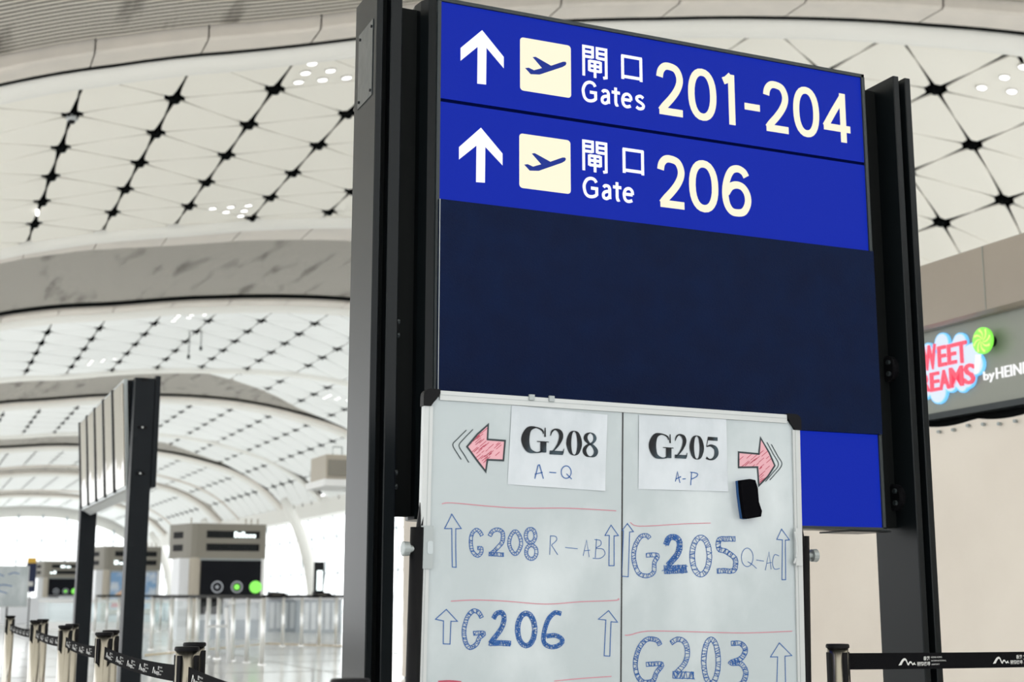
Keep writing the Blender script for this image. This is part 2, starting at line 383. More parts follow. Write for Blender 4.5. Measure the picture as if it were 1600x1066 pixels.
far = [(B4, 11.35, 11.85, .35), (None, 14.05, 14.6, .35)]
prev = off(B4, .2)
for i, (_, f0, b0, p0) in enumerate(far):
    sk = lambda v, a: plf([(-.3, v-.9), (.5, v-.55), (1.2, v-.05), (1.7, v+a), (2.46, v+a)])
    Fn, Bn = sk(f0, .35), sk(b0, 0.0)
    Bn = (lambda ff, bb: (lambda X: max(ff(X), bb(X))))(Fn, Bn)
    En = off(plf([(-.3, f0-1.1), (.5, f0-.75), (1.2, f0-.25), (2.46, f0-.2)]), 0.)
    by = thing('trim_%d' % (8+2*i), None, None, kind='structure')
    st = MB(); rw = (lambda base: (lambda k, X: base+.235*k-(.42*(X-1.5)**2 if X > 1.5 else 0)-(.3*(1.2-X) if X < 1.2 else 0)))(f0-1.75)
    panels(by, COLS[1:], rw, range(-3, 12), prev, Fn, M['panel_far'], stuff=st, cheap=True)
    st.build('ceiling_panel_field', M['panel_far'], by, kind='stuff')
    grid('cove_moulding', [(En, .1), (En, -.2), (off(En, .02), -.28), (off(En, .04), -.2), (off(En, .04), .1)], M['trim'], by)
    rn = thing('trim_%d' % (9+2*i), None, None, kind='structure')
    rib(Fn, Bn, rn, p0); grid('trim_panel', [(off(Bn, .01), .2), (off(Bn, .01), -.15), (off(Bn, .1), -.15)], M['trim'], rn); cove(off(Bn, .105), off(Bn, .22), rn)
    prev = off(Bn, .22)
by = thing('trim_12', None, None, kind='structure'); st = MB()
panels(by, COLS[1:], lambda k, X: 15.0+.235*k, range(-2, 7), prev, plf([(0, 16.4)]), M['panel_far'], stuff=st, cheap=True)
st.build('ceiling_panel_field', M['panel_far'], by, kind='stuff')

# ------------------------------------------------------------------ hall walls: glazed end and glazed right side
ZE = 16.5*H
win = MB()
xs = [-.5+i*3.0/40 for i in range(41)]
def zs(X): return EYE+zf(max(-.6, X))*H-.5 if X < 2.5 else EYE+.6*H
w1 = thing('window_1', None, None, kind='structure')
hd = MB()
for a, b in zip(xs, xs[1:]):
    hd.add([(a*H, ZE, zs(a)-.9), (b*H, ZE, zs(b)-.9), (b*H, ZE, zs(b)+1.4), (a*H, ZE, zs(a)+1.4)], [(0, 1, 2, 3)])
hd.build('arched_header', M['cove'], w1)
for i in range(12):
    X = -.45+i*.262
    MB().box(X*H-.10, X*H+.10, ZE-.3, ZE, 0, zs(X)-.6).build('mullion', M['mull'], w1)
for z in (2.6, 5.2, 7.8):
    MB().box(-5.5, 27.7, ZE-.2, ZE-.05, z-.05, z+.05).build('transom', M['mull'], w1)
for i in range(11):
    X = -.45+i*.262
    MB().add([(X*H, ZE+.02, 0), ((X+.262)*H, ZE+.02, 0), ((X+.262)*H, ZE+.02, zs(X+.262)), (X*H, ZE+.02, zs(X))], [(0, 1, 2, 3)]).build('pane', M['glass'], w1)
w2 = thing('window_2', None, None, kind='structure')
XR = 2.52*H; ZT = EYE+.60*H
MB().box(2.45*H, XR+.4, 2.2*H, ZE, ZT-1.0, ZT+.35).build('eaves_beam', M['cove'], w2)
for i in range(46):
    y = 3.0*H+i*3.3
    b = [(XR+.9*math.sin(math.pi*k/8)*.6, y, (ZT-.9)*k/8) for k in range(9)]
    MB().tube(b, .07, 6).build('mullion', M['mull'], w2)
for z in (2.7, 5.3):
    MB().box(XR+.3, XR+.42, 2.8*H, ZE, z-.04, z+.04).build('transom', M['mull'], w2)
for i in range(45):
    y = 3.0*H+i*3.3
    MB().add([(XR+.55, y, 0), (XR+.55, y+3.3, 0), (XR+.55, y+3.3, ZT-.9), (XR+.55, y, ZT-.9)], [(0, 1, 2, 3)]).build('pane', M['glass'], w2)
for i, y in enumerate((66, 94, 122, 150)):
    cv = [(26.0-2.6*(t/8)**2.2, y-1.2*(t/8)**2, .0+7.6*t/8) for t in range(9)]
    MB().tube(cv, [.34, .38, .42, .44, .44, .42, .38, .34, .3], 14).build('arched_column', M['cove'], None, True, ['curved white steel column nearest along the right glazing', 'second curved white column along the far right glazing', 'third curved white column farther down the right glazing', 'farthest curved white column by the end window'][i], 'column', 'curved white columns of the glazed side')

# ------------------------------------------------------------------ right-hand shop front (runs along the hall)
WX = 6.5
wr = thing('wall_right', None, None, kind='structure')
zB0, zB1, zF0 = EYE+.2815*WX, EYE+.351*WX, EYE+.190*WX
MB().prism([(WX-.10, zB0+.02), (WX-.06, zB0), (WX+.5, zB0), (WX+.5, zB1), (WX-.10, zB1)], -2, 19.0, lambda a, b, c: (a, c, b)).build('bulkhead', M['bulk'], wr)
for y in (3.2, 6.85, 10.5, 14.1): MB().box(WX-.104, WX-.09, y-.004, y+.004, zB0+.02, zB1).build('bulkhead_joint', M['fascia'], wr)
MB().box(WX, WX+.4, -2, 19.0, zF0, zB0).build('fascia', M['fascia'], wr)
MB().box(WX+.12, WX+.4, -2, 19.0, 0, zF0).build('shop_front_void', M['blackgap'], wr)
MB().box(WX-.012, WX+.1, -2, 19.0, zF0-.03, zF0+.012).build('fascia_edge', M['frame'], wr)
# canvas hung over the shut shop
mb = MB(); NYY, NZ = 260, 34; y0, y1 = -1.5, 18.9
def wr_(y, z):
    u = (2.2-z)
    w = .010*math.sin(y*5.1+.8*math.sin(z*2))+.006*math.sin(y*13.3+z*3.1)+.012*math.sin(y*1.7+z*1.1)+.004*math.sin(z*17+y*4)*math.sin(y*2.3)
    return w*min(1, .25+u)
top = lambda y: zF0-.06-.03*abs(math.sin(y*math.pi/.55))**.7-.012*math.sin(y*1.3)
vs = []
for i in range(NYY+1):
    y = y0+(y1-y0)*i/NYY
    for j in range(NZ+1):
        z = .02+(top(y)-.02)*j/NZ; vs.append((WX+.03+wr_(y, z), y, z))
mb.add(vs, [(i*(NZ+1)+j, i*(NZ+1)+j+1, (i+1)*(NZ+1)+j+1, (i+1)*(NZ+1)+j) for i in range(NYY) for j in range(NZ)])
sheet = mb.build('hoarding_sheet', M['sheet'], None, True, 'large off-white canvas sheet hung below the shop fascia behind the sign', 'tarpaulin')
ey = MB(); ey.tube([(WX-.003, 0, 0), (WX+.02, 0, 0)], .012, 8); eo = None
for k in range(20):
    y = 5.9+k*.145
    if eo is None: eo = ey.build('eyelet', M['alu_d'], sheet)
    else: eo = eo.copy(); C.objects.link(eo)
    eo.location = (0, y, top(y)-.035)

# illuminated shop sign; s runs along the wall to the reader's right, t is height
def wall(x, s, t): return (x, -s, t)
def wpx(px, py): a, b = ray(px, py); Y = WX/a; return -Y, EYE+b*Y
sg = thing('shop_sign', 'illuminated sweet shop sign with pale blue cloud, red letters and green candy', 'sign', (WX, 6.8, EYE+1.5))
def spx(x, y): return wpx(1440+x/6.6625, 480+y/6.6625)
blobs = [((90, 470), 85), ((235, 380), 100), ((420, 380), 100), ((560, 470), 95), ((590, 600), 105), ((500, 740), 100), ((450, 800), 80), ((330, 790), 90), ((200, 880), 120), ((60, 850), 105), ((20, 640), 160), ((-60, 560), 120), ((-80, 760), 130), ((300, 600), 220), ((150, 700), 180), ((420, 620), 180)]
def cloud(extra, xa, xb, m, name):
    # outline as the union of discs, sampled by angle round the cloud's centre
    c0 = spx(260, 620); B = []
    for (x, y), r in blobs:
        c = spx(x, y); s2 = spx(x+r, y); s3 = spx(x, y+r)
        B.append((c[0]-c0[0], c[1]-c0[1], abs(s3[1]-c[1])*.97+extra))
    out = []
    for k in range(144):
        a = k*2*math.pi/144; ux, uy = math.cos(a), math.sin(a); best = 0
        for bx, by_, r in B:
            p = bx*ux+by_*uy; q = r*r-(bx*bx+by_*by_-p*p)
            if q > 0: best = max(best, p+math.sqrt(q))
        out.append((c0[0]+ux*best, c0[1]+uy*best))
    return MB().prism(out, xa, xb, lambda a, b, c: wall(c, a, b)).build(name, m, sg)
cloud(.010, WX-.022, WX-.0, M['s_cloud_e'], 'cloud_rim'); cloud(.0, WX-.026, WX-.020, M['s_cloud'], 'cloud_panel')
def text_mesh(body, extrude=0., offset=0., bevel=0.):
    cu = bpy.data.curves.new('lettering', 'FONT'); cu.body = body; cu.extrude = extrude; cu.offset = offset; cu.bevel_depth = bevel; cu.resolution_u = 3
    o = bpy.data.objects.new('lettering', cu); C.objects.link(o); dg = bpy.context.evaluated_depsgraph_get(); dg.update()
    me = bpy.data.meshes.new_from_object(o.evaluated_get(dg)); bpy.data.objects.remove(o)
    vs = [tuple(v.co) for v in me.vertices]; fs = [tuple(p.vertices) for p in me.polygons]; bpy.data.meshes.remove(me); return vs, fs
def text_into(mb, body, x0, x1, t0, t1, fn, offset=0., depth=0., bevel=0.):
    vs, fs = text_mesh(body, extrude=.05 if depth else 0, offset=offset, bevel=bevel)
    ax = min(v[0] for v in vs); bx = max(v[0] for v in vs); ay = min(v[1] for v in vs); by_ = max(v[1] for v in vs)
    mz = max(abs(v[2]) for v in vs) or 1
    out = []
    for a, b, c in vs:
        out.append(fn(x0+(a-ax)/(bx-ax)*(x1-x0), t0+(b-ay)/(by_-ay)*(t1-t0), (c/mz+1)*.5*depth))
    mb.add(out, fs)
def wfn(x): return lambda a, b, c: wall(x-c, a, b)
def quadtext(body, q, off_, dep, x, name, m, label=None):      # q = picture x0,x1 and top/bottom at each
    for ch, (xa, xb, ya, yb) in zip(body, q):
        xa, xb = xa+(xb-xa)*.05, xb-(xb-xa)*.07
        s0, _ = spx(xa, (ya+yb)/2); s1, _ = spx(xb, (ya+yb)/2); _, tt = spx((xa+xb)/2, ya); _, tb = spx((xa+xb)/2, yb)
        mb = MB(); text_into(mb, ch, s0, s1, tb, tt, wfn(x), off_, dep); mb.build(name, m, sg, label=label)
quadtext('SWEET', [(-80, 38, 500, 690), (45, 200, 400, 660), (205, 300, 405, 622), (305, 405, 385, 600), (392, 520, 360, 588)], .018, .014, WX-.026, 'letter', M['s_red'])
quadtext('DREAMS', [(-80, 20, 720, 910), (35, 130, 700, 890), (125, 232, 680, 880), (218, 335, 655, 862), (325, 482, 622, 835), (478, 600, 590, 808)], .018, .014, WX-.026, 'letter', M['s_red'])
cx, cy = spx(640, 350); r = abs(spx(640, 490)[1]-cy)*.985; kk = (WX-.085)/WX; cx *= kk; cy = EYE+(cy-EYE)*kk
MB().prism(ell(cx, cy, r, r, 32), WX-.095, WX-.075, lambda a, b, c: wall(c, a, b)).build('candy_disc', M['s_green'], sg)
MB().prism(ell(cx, cy, r*.4, r*.4, 16), WX-.08, WX, lambda a, b, c: wall(c, a, b)).build('candy_mount', M['black'], sg)
mb = MB()
for k in range(8):
    pts = [(cx+r*q*.9*math.cos(k*math.pi/4+q*1.1), cy+r*q*.9*math.sin(k*math.pi/4+q*1.1), r*.16*q+.004) for q in (.12, .3, .5, .7, .85, 1.0)]
    ribbon(mb, pts, .01, lambda a, b: wall(WX-.0965, a, b))
mb.build('candy_stripe', M['s_lime'], sg)
mb = MB(); st_ = [spx(615, 500), spx(640, 520), spx(600, 700)]
a0, b0 = spx(590, 500), spx(640, 500)
MB().prism([spx(600, 500), spx(655, 495), spx(625, 690), spx(590, 700)], WX-.034, WX-.026, lambda a, b, c: wall(c, a, b)).build('candy_stick', M['s_white'], sg)
mb = MB(); s0, tb = spx(662, 795); s1, _ = spx(772, 740); _, tt = spx(665, 672)
text_into(mb, 'by', s0, s1, tb, tt, wfn(WX-.004), .0, .01); mb.build('small_lettering', M['s_white'], sg)
s0, tb = spx(792, 755); _, tt = spx(800, 630); ln = (spx(1066, 690)[0]-s0)/3.55*9
mb = MB(); text_into(mb, 'HEINEMANN', s0, s0+ln, tb+.004, tt, wfn(WX-.004), .0, .01); mb.build('small_lettering', M['s_white'], sg)

# small ventilation housing hanging off the far side, seen beside the left post
vt = thing('ventilation_housing', 'boxy pale ventilation housing with grey grille left of the large sign post', 'vent', (8.0, 27.5, 3.0))
MB().box(7.78, 9.4, 27.4, 28.6, EYE+2.35, EYE+2.86, .02).build('housing', M['kiosk_l'], vt)
MB().box(7.82, 8.9, 27.36, 27.41, EYE+2.42, EYE+2.75).build('grille', M['kiosk'], vt)
MB().box(7.70, 9.5, 27.25, 28.7, EYE+2.20, EYE+2.34, .03).build('ledge', M['white_m'], vt)
MB().box(8.85, 9.35, 27.8, 28.4, 0, EYE+2.2, .05).build('support_wall', M['desk'], vt)
MB().tube([(8.0, 27.7, EYE+2.86), (8.0, 27.7, EYE+3.05), (8.2, 27.7, EYE+3.05), (8.2, 27.7, EYE+2.86)], .015, 6).build('bracket', M['alu_d'], vt)

# ------------------------------------------------------------------ the directional sign
YC, YK, YB = 3.90, 4.13, 3.94
sign = thing('directional_sign', 'tall free-standing airport gate sign with blue lit panels between dark grey posts', 'sign', (2.29, 4.02, 0))
def post(xo, xg0, xg1, xi, outer, label):      # two fins with a recessed slot between them
    lo, hi = min(xo, xi), max(xo, xi); g0, g1 = min(xg0, xg1), max(xg0, xg1); b = .003
    pl = [(lo+b, YC), (g0-b, YC), (g0, YC+b), (g0, YC+.055), (g1, YC+.055), (g1, YC+b), (g1+b, YC), (hi-b, YC), (hi, YC+b), (hi, YK-b), (hi-b, YK), (lo+b, YK), (lo, YK-b), (lo, YC+b)]
    p = MB().prism(pl, 0, 3.07).build('post', M['column'], sign, label=label)
    MB().box(g0, g1, YC+.045, YC+.0549, .01, 3.06).build('recess_strip', M['blackgap'], p)
    return p
pL = post(1.237, 1.259, 1.284, 1.3215, -1, None)
pR = post(3.346, 3.319, 3.292, 3.265, 1, None)
ap = MB(); pts = [ray(570, 38), ray(564, 145)]
mm = []
def pside(px, py): a, b = ray(px, py); Y = 1.237/a; return Y, EYE+b*Y
q = [pside(563, 56), pside(580, 40), pside(579, 135), pside(561, 152)]
cyy = (3.935, 4.085)
ap.prism([(cyy[0], 2.70), (cyy[1], 2.70), (cyy[1], 2.955), (cyy[0], 2.955)], 1.2345, 1.238, lambda a, b, c: (c, a, b)).build('access_cover', mat('cover_paint', lin(60, 66, 70), .2, .5, bump=.25, bscale=14), pL)
for yy in (3.95, 4.07):
    for zz in (2.72, 2.935): MB().tube([(1.232, yy, zz), (1.236, yy, zz)], .005, 8).build('screw', M['black'], pL)
for zz in (EYE+.205*3.98, EYE+.087*3.98-.0):      # bolted discs on the inner faces
    for xx, d, pp in ((1.3215, 1, pL), (3.265, -1, pR)):
        dsc = MB().tube([(xx, 4.00, zz), (xx+d*.018, 4.00, zz), (xx+d*.022, 4.00, zz)], [.048, .048, .040], 20).build('mounting_disc', M['black'], pp)
        for k in range(4):
            mb = MB(); a = math.pi/4+k*math.pi/2; mb.tube([(xx+d*.022, 4.0+.03*math.cos(a), zz+.03*math.sin(a)), (xx+d*.032, 4.0+.03*math.cos(a), zz+.03*math.sin(a))], .009, 8)
            mb.build('bolt', M['frame'], dsc if 0 else pp)
for xx in (1.279, 3.306): MB().box(xx-.10, xx+.10, 3.88, 4.15, 0, .012, .02).build('base_plate', M['column'], sign)
FX0, FX1, FZ0, FZ1 = 1.464, 3.140, EYE+.0592*YB, EYE+.4835*YB
MB().box(1.3215, 3.265, 4.01, 4.06, FZ0+.005, FZ1-.01).build('mounting_web', M['blackgap'], sign)
# housing with rounded sides
pl = []
for k in range(7):
    a = math.pi*k/6; pl.append((1.452-.045*math.sin(a), YB+.002+.085*(1-math.cos(a))))
pr = [(3.152+.045*math.sin(math.pi*k/6), YB+.002+.085*(1-math.cos(math.pi*k/6))) for k in range(7)][::-1]
MB().prism(pl+pr, FZ0-.006, FZ1+.012).build('housing', M['column'], sign)
for a, b, c, d in ((1.452, 1.464, FZ0-.004, FZ1+.012), (3.140, 3.152, FZ0-.004, FZ1+.012)):
    MB().box(a, b, YB-.012, YB+.01, c, d).build('frame_bar', M['frame'], sign)
for c, d in ((FZ1, FZ1+.012), (FZ0-.010, FZ0)): MB().box(1.452, 3.152, YB-.012, YB+.01, c, d).build('frame_bar', M['frame'], sign)
MB().box(3.0, 3.17, 3.925, 4.11, FZ0-.016, FZ0-.010).build('service_lip', M['column'], sign)
def zy(v): return EYE+v*YB
def panel(z0, z1, name, label): return MB().box(FX0, FX1, YB-.004, YB+.008, z0, z1).build(name, M['blue'], sign, label=label)
r1 = panel(zy(.3997), FZ1, 'sign_panel', 'blue lit panel reading Gates 201-204')
r2_ = panel(zy(.3134), zy(.3967), 'sign_panel', 'blue lit panel reading Gate 206')
r3_ = panel(FZ0, zy(.1425), 'sign_panel', 'plain blue lit panel at the bottom')
MB().box(FX0, FX1, YB-.0025, YB+.006, zy(.3965), zy(.3999)).build('panel_joint', M['seam'], sign)
MB().box(1.4605, 3.148, YB-.022, YB-.003, zy(.1425), zy(.3128), 0).build('blank_panel', M['navy'], sign, label='dark navy blank panel covering the lower rows')
MB().box(1.4605, 1.463, YB-.0225, YB-.0215, zy(.1425), zy(.3128)).build('panel_edge', M['alu_d'], sign)
def fpx(px, py): a, b = ray(px, py); return a*YB, EYE+b*YB
def ff(e=.0055): return lambda a, b, c=0: (a, YB-e, b)
def zoomed(ox, oy, s): return lambda x, y: fpx(ox+x/s, oy+y/s)
z5 = zoomed(540, 0, 3.2304); z6 = zoomed(980, 0, 2.539)
SK = {
 '2': [('c', [(.0, .74), (.06, .88), (.24, .985), (.5, 1.0), (.78, .95), (.93, .80), (.92, .64), (.76, .46), (.5, .28), (.22, .12), (.04, .0)]), ('l', [(-.04, .0), (1.06, .0)])],
 '0': [('o', ell(.5, .5, .5, .5, 28, 2.25))],
 '1': [('l', [(.02, .89), (.36, .93), (.80, 1.04)]), ('l', [(.80, 1.06), (.80, -.07)])],
 '-': [('l', [(-.1, .5), (1.1, .5)])],
 '4': [('l', [(.80, 1.07), (.80, -.07)]), ('l', [(.80, .99), (.40, .62), (.02, .245)]), ('l', [(-.05, .245), (1.1, .245)])],
 '6': [('c', [(.95, .84), (.82, .95), (.56, 1.0), (.28, .93), (.08, .70), (.0, .42), (.06, .18), (.24, .03), (.5, .0), (.78, .04), (.95, .18), (1.0, .33), (.94, .48), (.76, .6), (.5, .63), (.24, .57), (.05, .42)])],
 'G': [('c', [(.95, .80), (.80, .95), (.52, 1.0), (.22, .90), (.03, .66), (.0, .44), (.10, .16), (.30, .02), (.55, .0), (.80, .05), (.97, .14)]), ('l', [(.97, .10), (.97, .47), (.52, .47)])],
 'a': [('c', [(.08, .84), (.25, .97), (.5, 1.0), (.74, .95), (.86, .78), (.87, .5), (.87, .2), (.90, .0)]), ('c', [(.86, .60), (.55, .56), (.22, .48), (.04, .30), (.1, .08), (.35, .0), (.62, .05), (.86, .22)])],
 't': [('c', [(.42, 1.38), (.42, .9), (.42, .5), (.43, .18), (.60, .0), (.98, .04)]), ('l', [(-.55, .98), (1.45, .98)])],
 'e': [('c', [(.05, .54), (.5, .54), (.97, .54)]), ('c', [(.97, .54), (.93, .80), (.74, .96), (.5, 1.0), (.2, .90), (.03, .66), (.0, .45), (.08, .18), (.28, .03), (.55, .0), (.92, .10)])],
 's': [('c', [(.92, .86), (.7, .98), (.42, .99), (.12, .88), (.10, .70), (.32, .57), (.66, .46), (.94, .30), (.86, .09), (.55, .0), (.28, .01), (.02, .12)])],
}
def glyph(mb, ch, x0, x1, z0, z1, w, fn):
    x0 += w/2; x1 -= w/2; z0 += w/2; z1 -= w/2
    m_ = lambda p: (x0+(x1-x0)*p[0], z0+(z1-z0)*p[1])
    for ty, pts in SK[ch]:
        P = [m_(p) for p in pts]
        if ty == 'c': P = mid_smooth(P, 5)
        ribbon(mb, P, w, fn, closed=(ty == 'o'))
zt = fpx(1046, 99.6)[1]; zb_ = fpx(1050, 182)[1]
dig = [('2', 113, 225), ('0', 238, 352), ('1', 365, 433), ('-', 460, 523), ('2', 535, 641), ('0', 652, 757), ('4', 763, 880)]
mb = MB(); W = .0265
for ch, a, b in dig:
    x0 = z6(a, 360)[0]; x1 = z6(b, 430)[0]
    if ch == '-':
        zc = z6(490, 427)[1]; ribbon(mb, [(x0, zc), (x1, zc)], W*.95, ff())
    else: glyph(mb, ch, x0, x1, zb_, zt, W, ff())
mb.build('gate_numbers', M['cream'], r1)
zt2 = z6(175, 620)[1]; zb2 = z6(175, 828)[1]; mb = MB()
for ch, a, b in (('2', 117, 230), ('0', 242, 358), ('6', 372, 487)): glyph(mb, ch, z6(a, 730)[0], z6(b, 740)[0], zb2, zt2, W, ff())
mb.build('gate_numbers', M['cream'], r2_)
def word(body, boxes, zt_, zb, xh, w, parent):
    mb = MB()
    for ch, (a, b) in zip(body, boxes):
        top_ = zt_ if ch == 'G' else xh
        glyph(mb, ch, fpx(a, 160)[0], fpx(b, 160)[0], zb, top_, w, ff())
    mb.build('small_lettering', M['white_l'], parent)
gb = [(908, 932.5), (937, 953.5), (956, 967), (969.5, 987.5), (990.5, 1007)]
word('Gates', gb, zy(.4357), zy(.4160), zy(.4160)+.0565, .0112, r1)
word('Gate', gb, zy(.3496), zy(.3306), zy(.3306)+.0565, .0112, r2_)
def hanzi(r, za, parent):
    mb = MB(); x0, zt_ = z5(1190, za); x1 = z5(1317, za+20)[0]; zb = z5(1190, za+150)[1]-.002; w = .0105
    x0 += w/2; x1 -= w/2; zt_ -= w/2; g = lambda a, b: (x0+(x1-x0)*a, zb+(zt_-zb)*b)
    for pl in ([(0, 1.05), (0, -.02)], [(0, 1), (.40, 1)], [(0, .83), (.40, .83)], [(0, .66), (.40, .66)], [(.40, 1.05), (.40, .63)],
               [(1, 1.05), (1, .03), (.86, .0)], [(.60, 1), (1, 1)], [(.60, .83), (1, .83)], [(.60, .66), (1, .66)], [(.60, 1.05), (.60, .63)],
               [(.25, .55), (.25, .17)], [(.75, .55), (.75, .17)], [(.25, .52), (.75, .52)], [(.25, .36), (.75, .36)], [(.25, .20), (.75, .20)], [(.5, .52), (.5, -.04)]):
        ribbon(mb, [g(*p) for p in pl], w, ff())
    mb.build('chinese_character', M['white_l'], parent)
    mb = MB(); x0 = fpx(971.5, 100)[0]; x1 = fpx(1000, 100)[0]
    zt_ = z5(1387, 280 if r == 1 else 750)[1]; zb = z5(1387, 400 if r == 1 else 873)[1]
    g = lambda a, b: (x0+(x1-x0)*a, zb+(zt_-zb)*b)
    for pl in ([(0, 1.0), (0, -.0)], [(1, 1.0), (1, -.0)], [(-.06, .97), (1.06, .97)], [(0, .12), (1, .12)]): ribbon(mb, [g(*p) for p in pl], .0115, ff())
    mb.build('chinese_character', M['white_l'], parent)
hanzi(1, 227, r1); hanzi(2, 705, r2_)
def poly(pts, zz, name, m, parent, e): return MB().add([ff(e)(*zz(x, y)) for x, y in pts][::-1], [tuple(range(len(pts)))]).build(name, m, parent)
poly([(686, 155), (795, 290), (795, 348), (708, 245), (706, 430), (661, 425), (663, 240), (577, 310), (577, 245)], z5, 'arrow', M['white_l'], r1, .0055)
poly([(680, 647), (789, 778), (789, 838), (702, 745), (700, 925), (655, 922), (657, 738), (569, 808), (569, 745)], z5, 'arrow', M['white_l'], r2_, .0055)
def rsq(c, name, parent):
    (x0, y0), (x1, y1), (x2, y2), (x3, y3) = c
    P = []
    a, b, c_, d = z5(x0, y0), z5(x1, y1), z5(x2, y2), z5(x3, y3); xa = a[0]; xb = b[0]; zt_ = (a[1]+b[1])/2; zb = (c_[1]+d[1])/2; r = .012
    for cx_, cz, s in ((xa+r, zb+r, 180), (xb-r, zb+r, 270), (xb-r, zt_-r, 0), (xa+r, zt_-r, 90)):
        for k in range(5): t = math.radians(s+k*22.5); P.append((cx_+r*math.cos(t), cz+r*math.sin(t)))
    return MB().add([ff(.0055)(*p) for p in P], [tuple(range(len(P)))]).build(name, M['cream'], parent)
rsq([(877, 191), (1133, 233), (1133, 497), (877, 459)], 'pictogram', r1); rsq([(873, 677), (1131, 710), (1131, 983), (873, 949)], 'pictogram', r2_)
pp = [(902, 347), (920, 345), (947, 358), (987, 347), (940, 292), (955, 290), (1033, 335), (1093, 315), (1106, 315), (1111, 323), (1106, 333), (1090, 342), (975, 380), (930, 378)]
poly(pp, z5, 'airplane_symbol', M['symbol'], r1, .0065)
poly([(x-5+(x-900)*.01, y+487-(x-900)*.02) for x, y in pp], z5, 'airplane_symbol', M['symbol'], r2_, .0065)

# ------------------------------------------------------------------ whiteboard on its stand
bo = Vector((1.26149, 3.49247, .55222+EYE)); ta, tb_, tc_ = .010937, -.011917, -.03293
bu = Vector((math.cos(tc_)*math.cos(tb_), math.sin(tc_)*math.cos(tb_), math.sin(tb_)))
bd = Vector((0, math.sin(ta), -math.cos(ta))); bd = (bd-bu*bd.dot(bu)).normalized(); bn = bd.cross(bu).normalized()
if bn.y > 0: bn = -bn
BW, BH = 1.2, .9
def BP(s, t, e=0.): return tuple(bo+bu*s+bd*t+bn*e)
def bpx(px, py):
    a, b = ray(px, py); D = Vector((a, 1, b)); c0 = Vector((0, 0, EYE)); k = (bo-c0).dot(bn)/D.dot(bn); P = c0+D*k-bo
    return P.dot(bu), P.dot(bd)
wb = thing('whiteboard', 'white wheeled whiteboard with hand-drawn gate directions in front of the sign', 'whiteboard', (1.86, 3.47, 0))
def bbox(mb, s0, s1, t0, t1, e0, e1, r=0.):
    if r:
        P = []
        for cx_, ct, st0 in ((s0+r, t0+r, 180), (s1-r, t0+r, 270), (s1-r, t1-r, 0), (s0+r, t1-r, 90)):
            for k in range(5): a = math.radians(st0+k*22.5); P.append((cx_+r*math.cos(a), ct+r*math.sin(a)))
    else: P = [(s0, t0), (s1, t0), (s1, t1), (s0, t1)]
    mb.prism(P, e0, e1, BP); return mb
bbox(MB(), .018, BW-.018, .018, BH-.018, -.012, .0).build('writing_surface', M['board'], wb)
fr = .026
for nm, b in (('frame_rail', (0, fr, .045, BH-.045)), ('frame_rail', (BW-fr, BW, .045, BH-.045)), ('frame_rail', (.045, BW-.045, 0, fr)), ('frame_rail', (.045, BW-.045, BH-fr, BH))):
    o = bbox(MB(), *b, -.016, .006).build(nm, M['alu'], wb)
    vert = b[3]-b[2] > b[1]-b[0]
    if vert: q = (b[0]+.015 if b[0] < .5 else b[0]+.008, b[0]+.0165 if b[0] < .5 else b[0]+.0095, b[2], b[3])
    else: q = (b[0], b[1], b[2]+.011, b[2]+.0125)
    bbox(MB(), *q, .0055, .0065).build('groove', M['alu_d'], o)
def cap(s, t, fs, ft):
    P = [(0, .048), (0, .02)]+[(.02-.02*math.cos(k*math.pi/10), .02-.02*math.sin(k*math.pi/10)) for k in range(6)]+[(.02, 0), (.048, 0), (.048, .012), (.036, .030), (.030, .036), (.022, .048)]
    MB().prism([(s+fs*a, t+ft*b) for a, b in P], -.02, .010, BP).build('corner_cap', M['black'], wb)
cap(-.003, -.003, 1, 1); cap(BW+.003, -.003, -1, 1); cap(-.003, BH+.003, 1, -1); cap(BW+.003, BH+.003, -1, -1)
for px in (826, 857): 
    s, t = bpx(px+3, 620); bbox(MB(), s-.008, s+.008, -.006, .010, .004, .012).build('clip', M['alu_d'], wb)
bfn = lambda e: (lambda a, b, c=0: BP(a, b, e))
def zmap(ox, oy, s_): return lambda x, y: bpx(ox+x/s_, oy+y/s_)
ZA, ZB, ZC, ZD = zmap(640, 600, 4.635), zmap(960, 600, 4.634), zmap(640, 780, 3.7265), zmap(960, 780, 3.728)
def pen(name, strokes, m, w=.0025, e=.0012, parent=None):
    mb = MB()
    for z, pts, *cl in strokes:
        ribbon(mb, [z(*p) for p in pts], w, bfn(e), closed=bool(cl and cl[0]))
    return mb.build(name, m, parent or wb)
pen('divider_line', [(lambda x, y: bpx(x, y), [(973, 643), (970, 1066), (969.6, 1082)])], M['divider'], .0042)
def fill(z, pts, m, name, e=.0008): 
    P = [z(*p) for p in pts]; MB().add([BP(a, b, e) for a, b in P], [tuple(range(len(P)))]).build(name, m, wb)
def inside(p, P):
    c = False
    for i in range(len(P)):
        a, b = P[i-1], P[i]
        if (a[1] > p[1]) != (b[1] > p[1]) and p[0] < (b[0]-a[0])*(p[1]-a[1])/(b[1]-a[1])+a[0]: c = not c
    return c
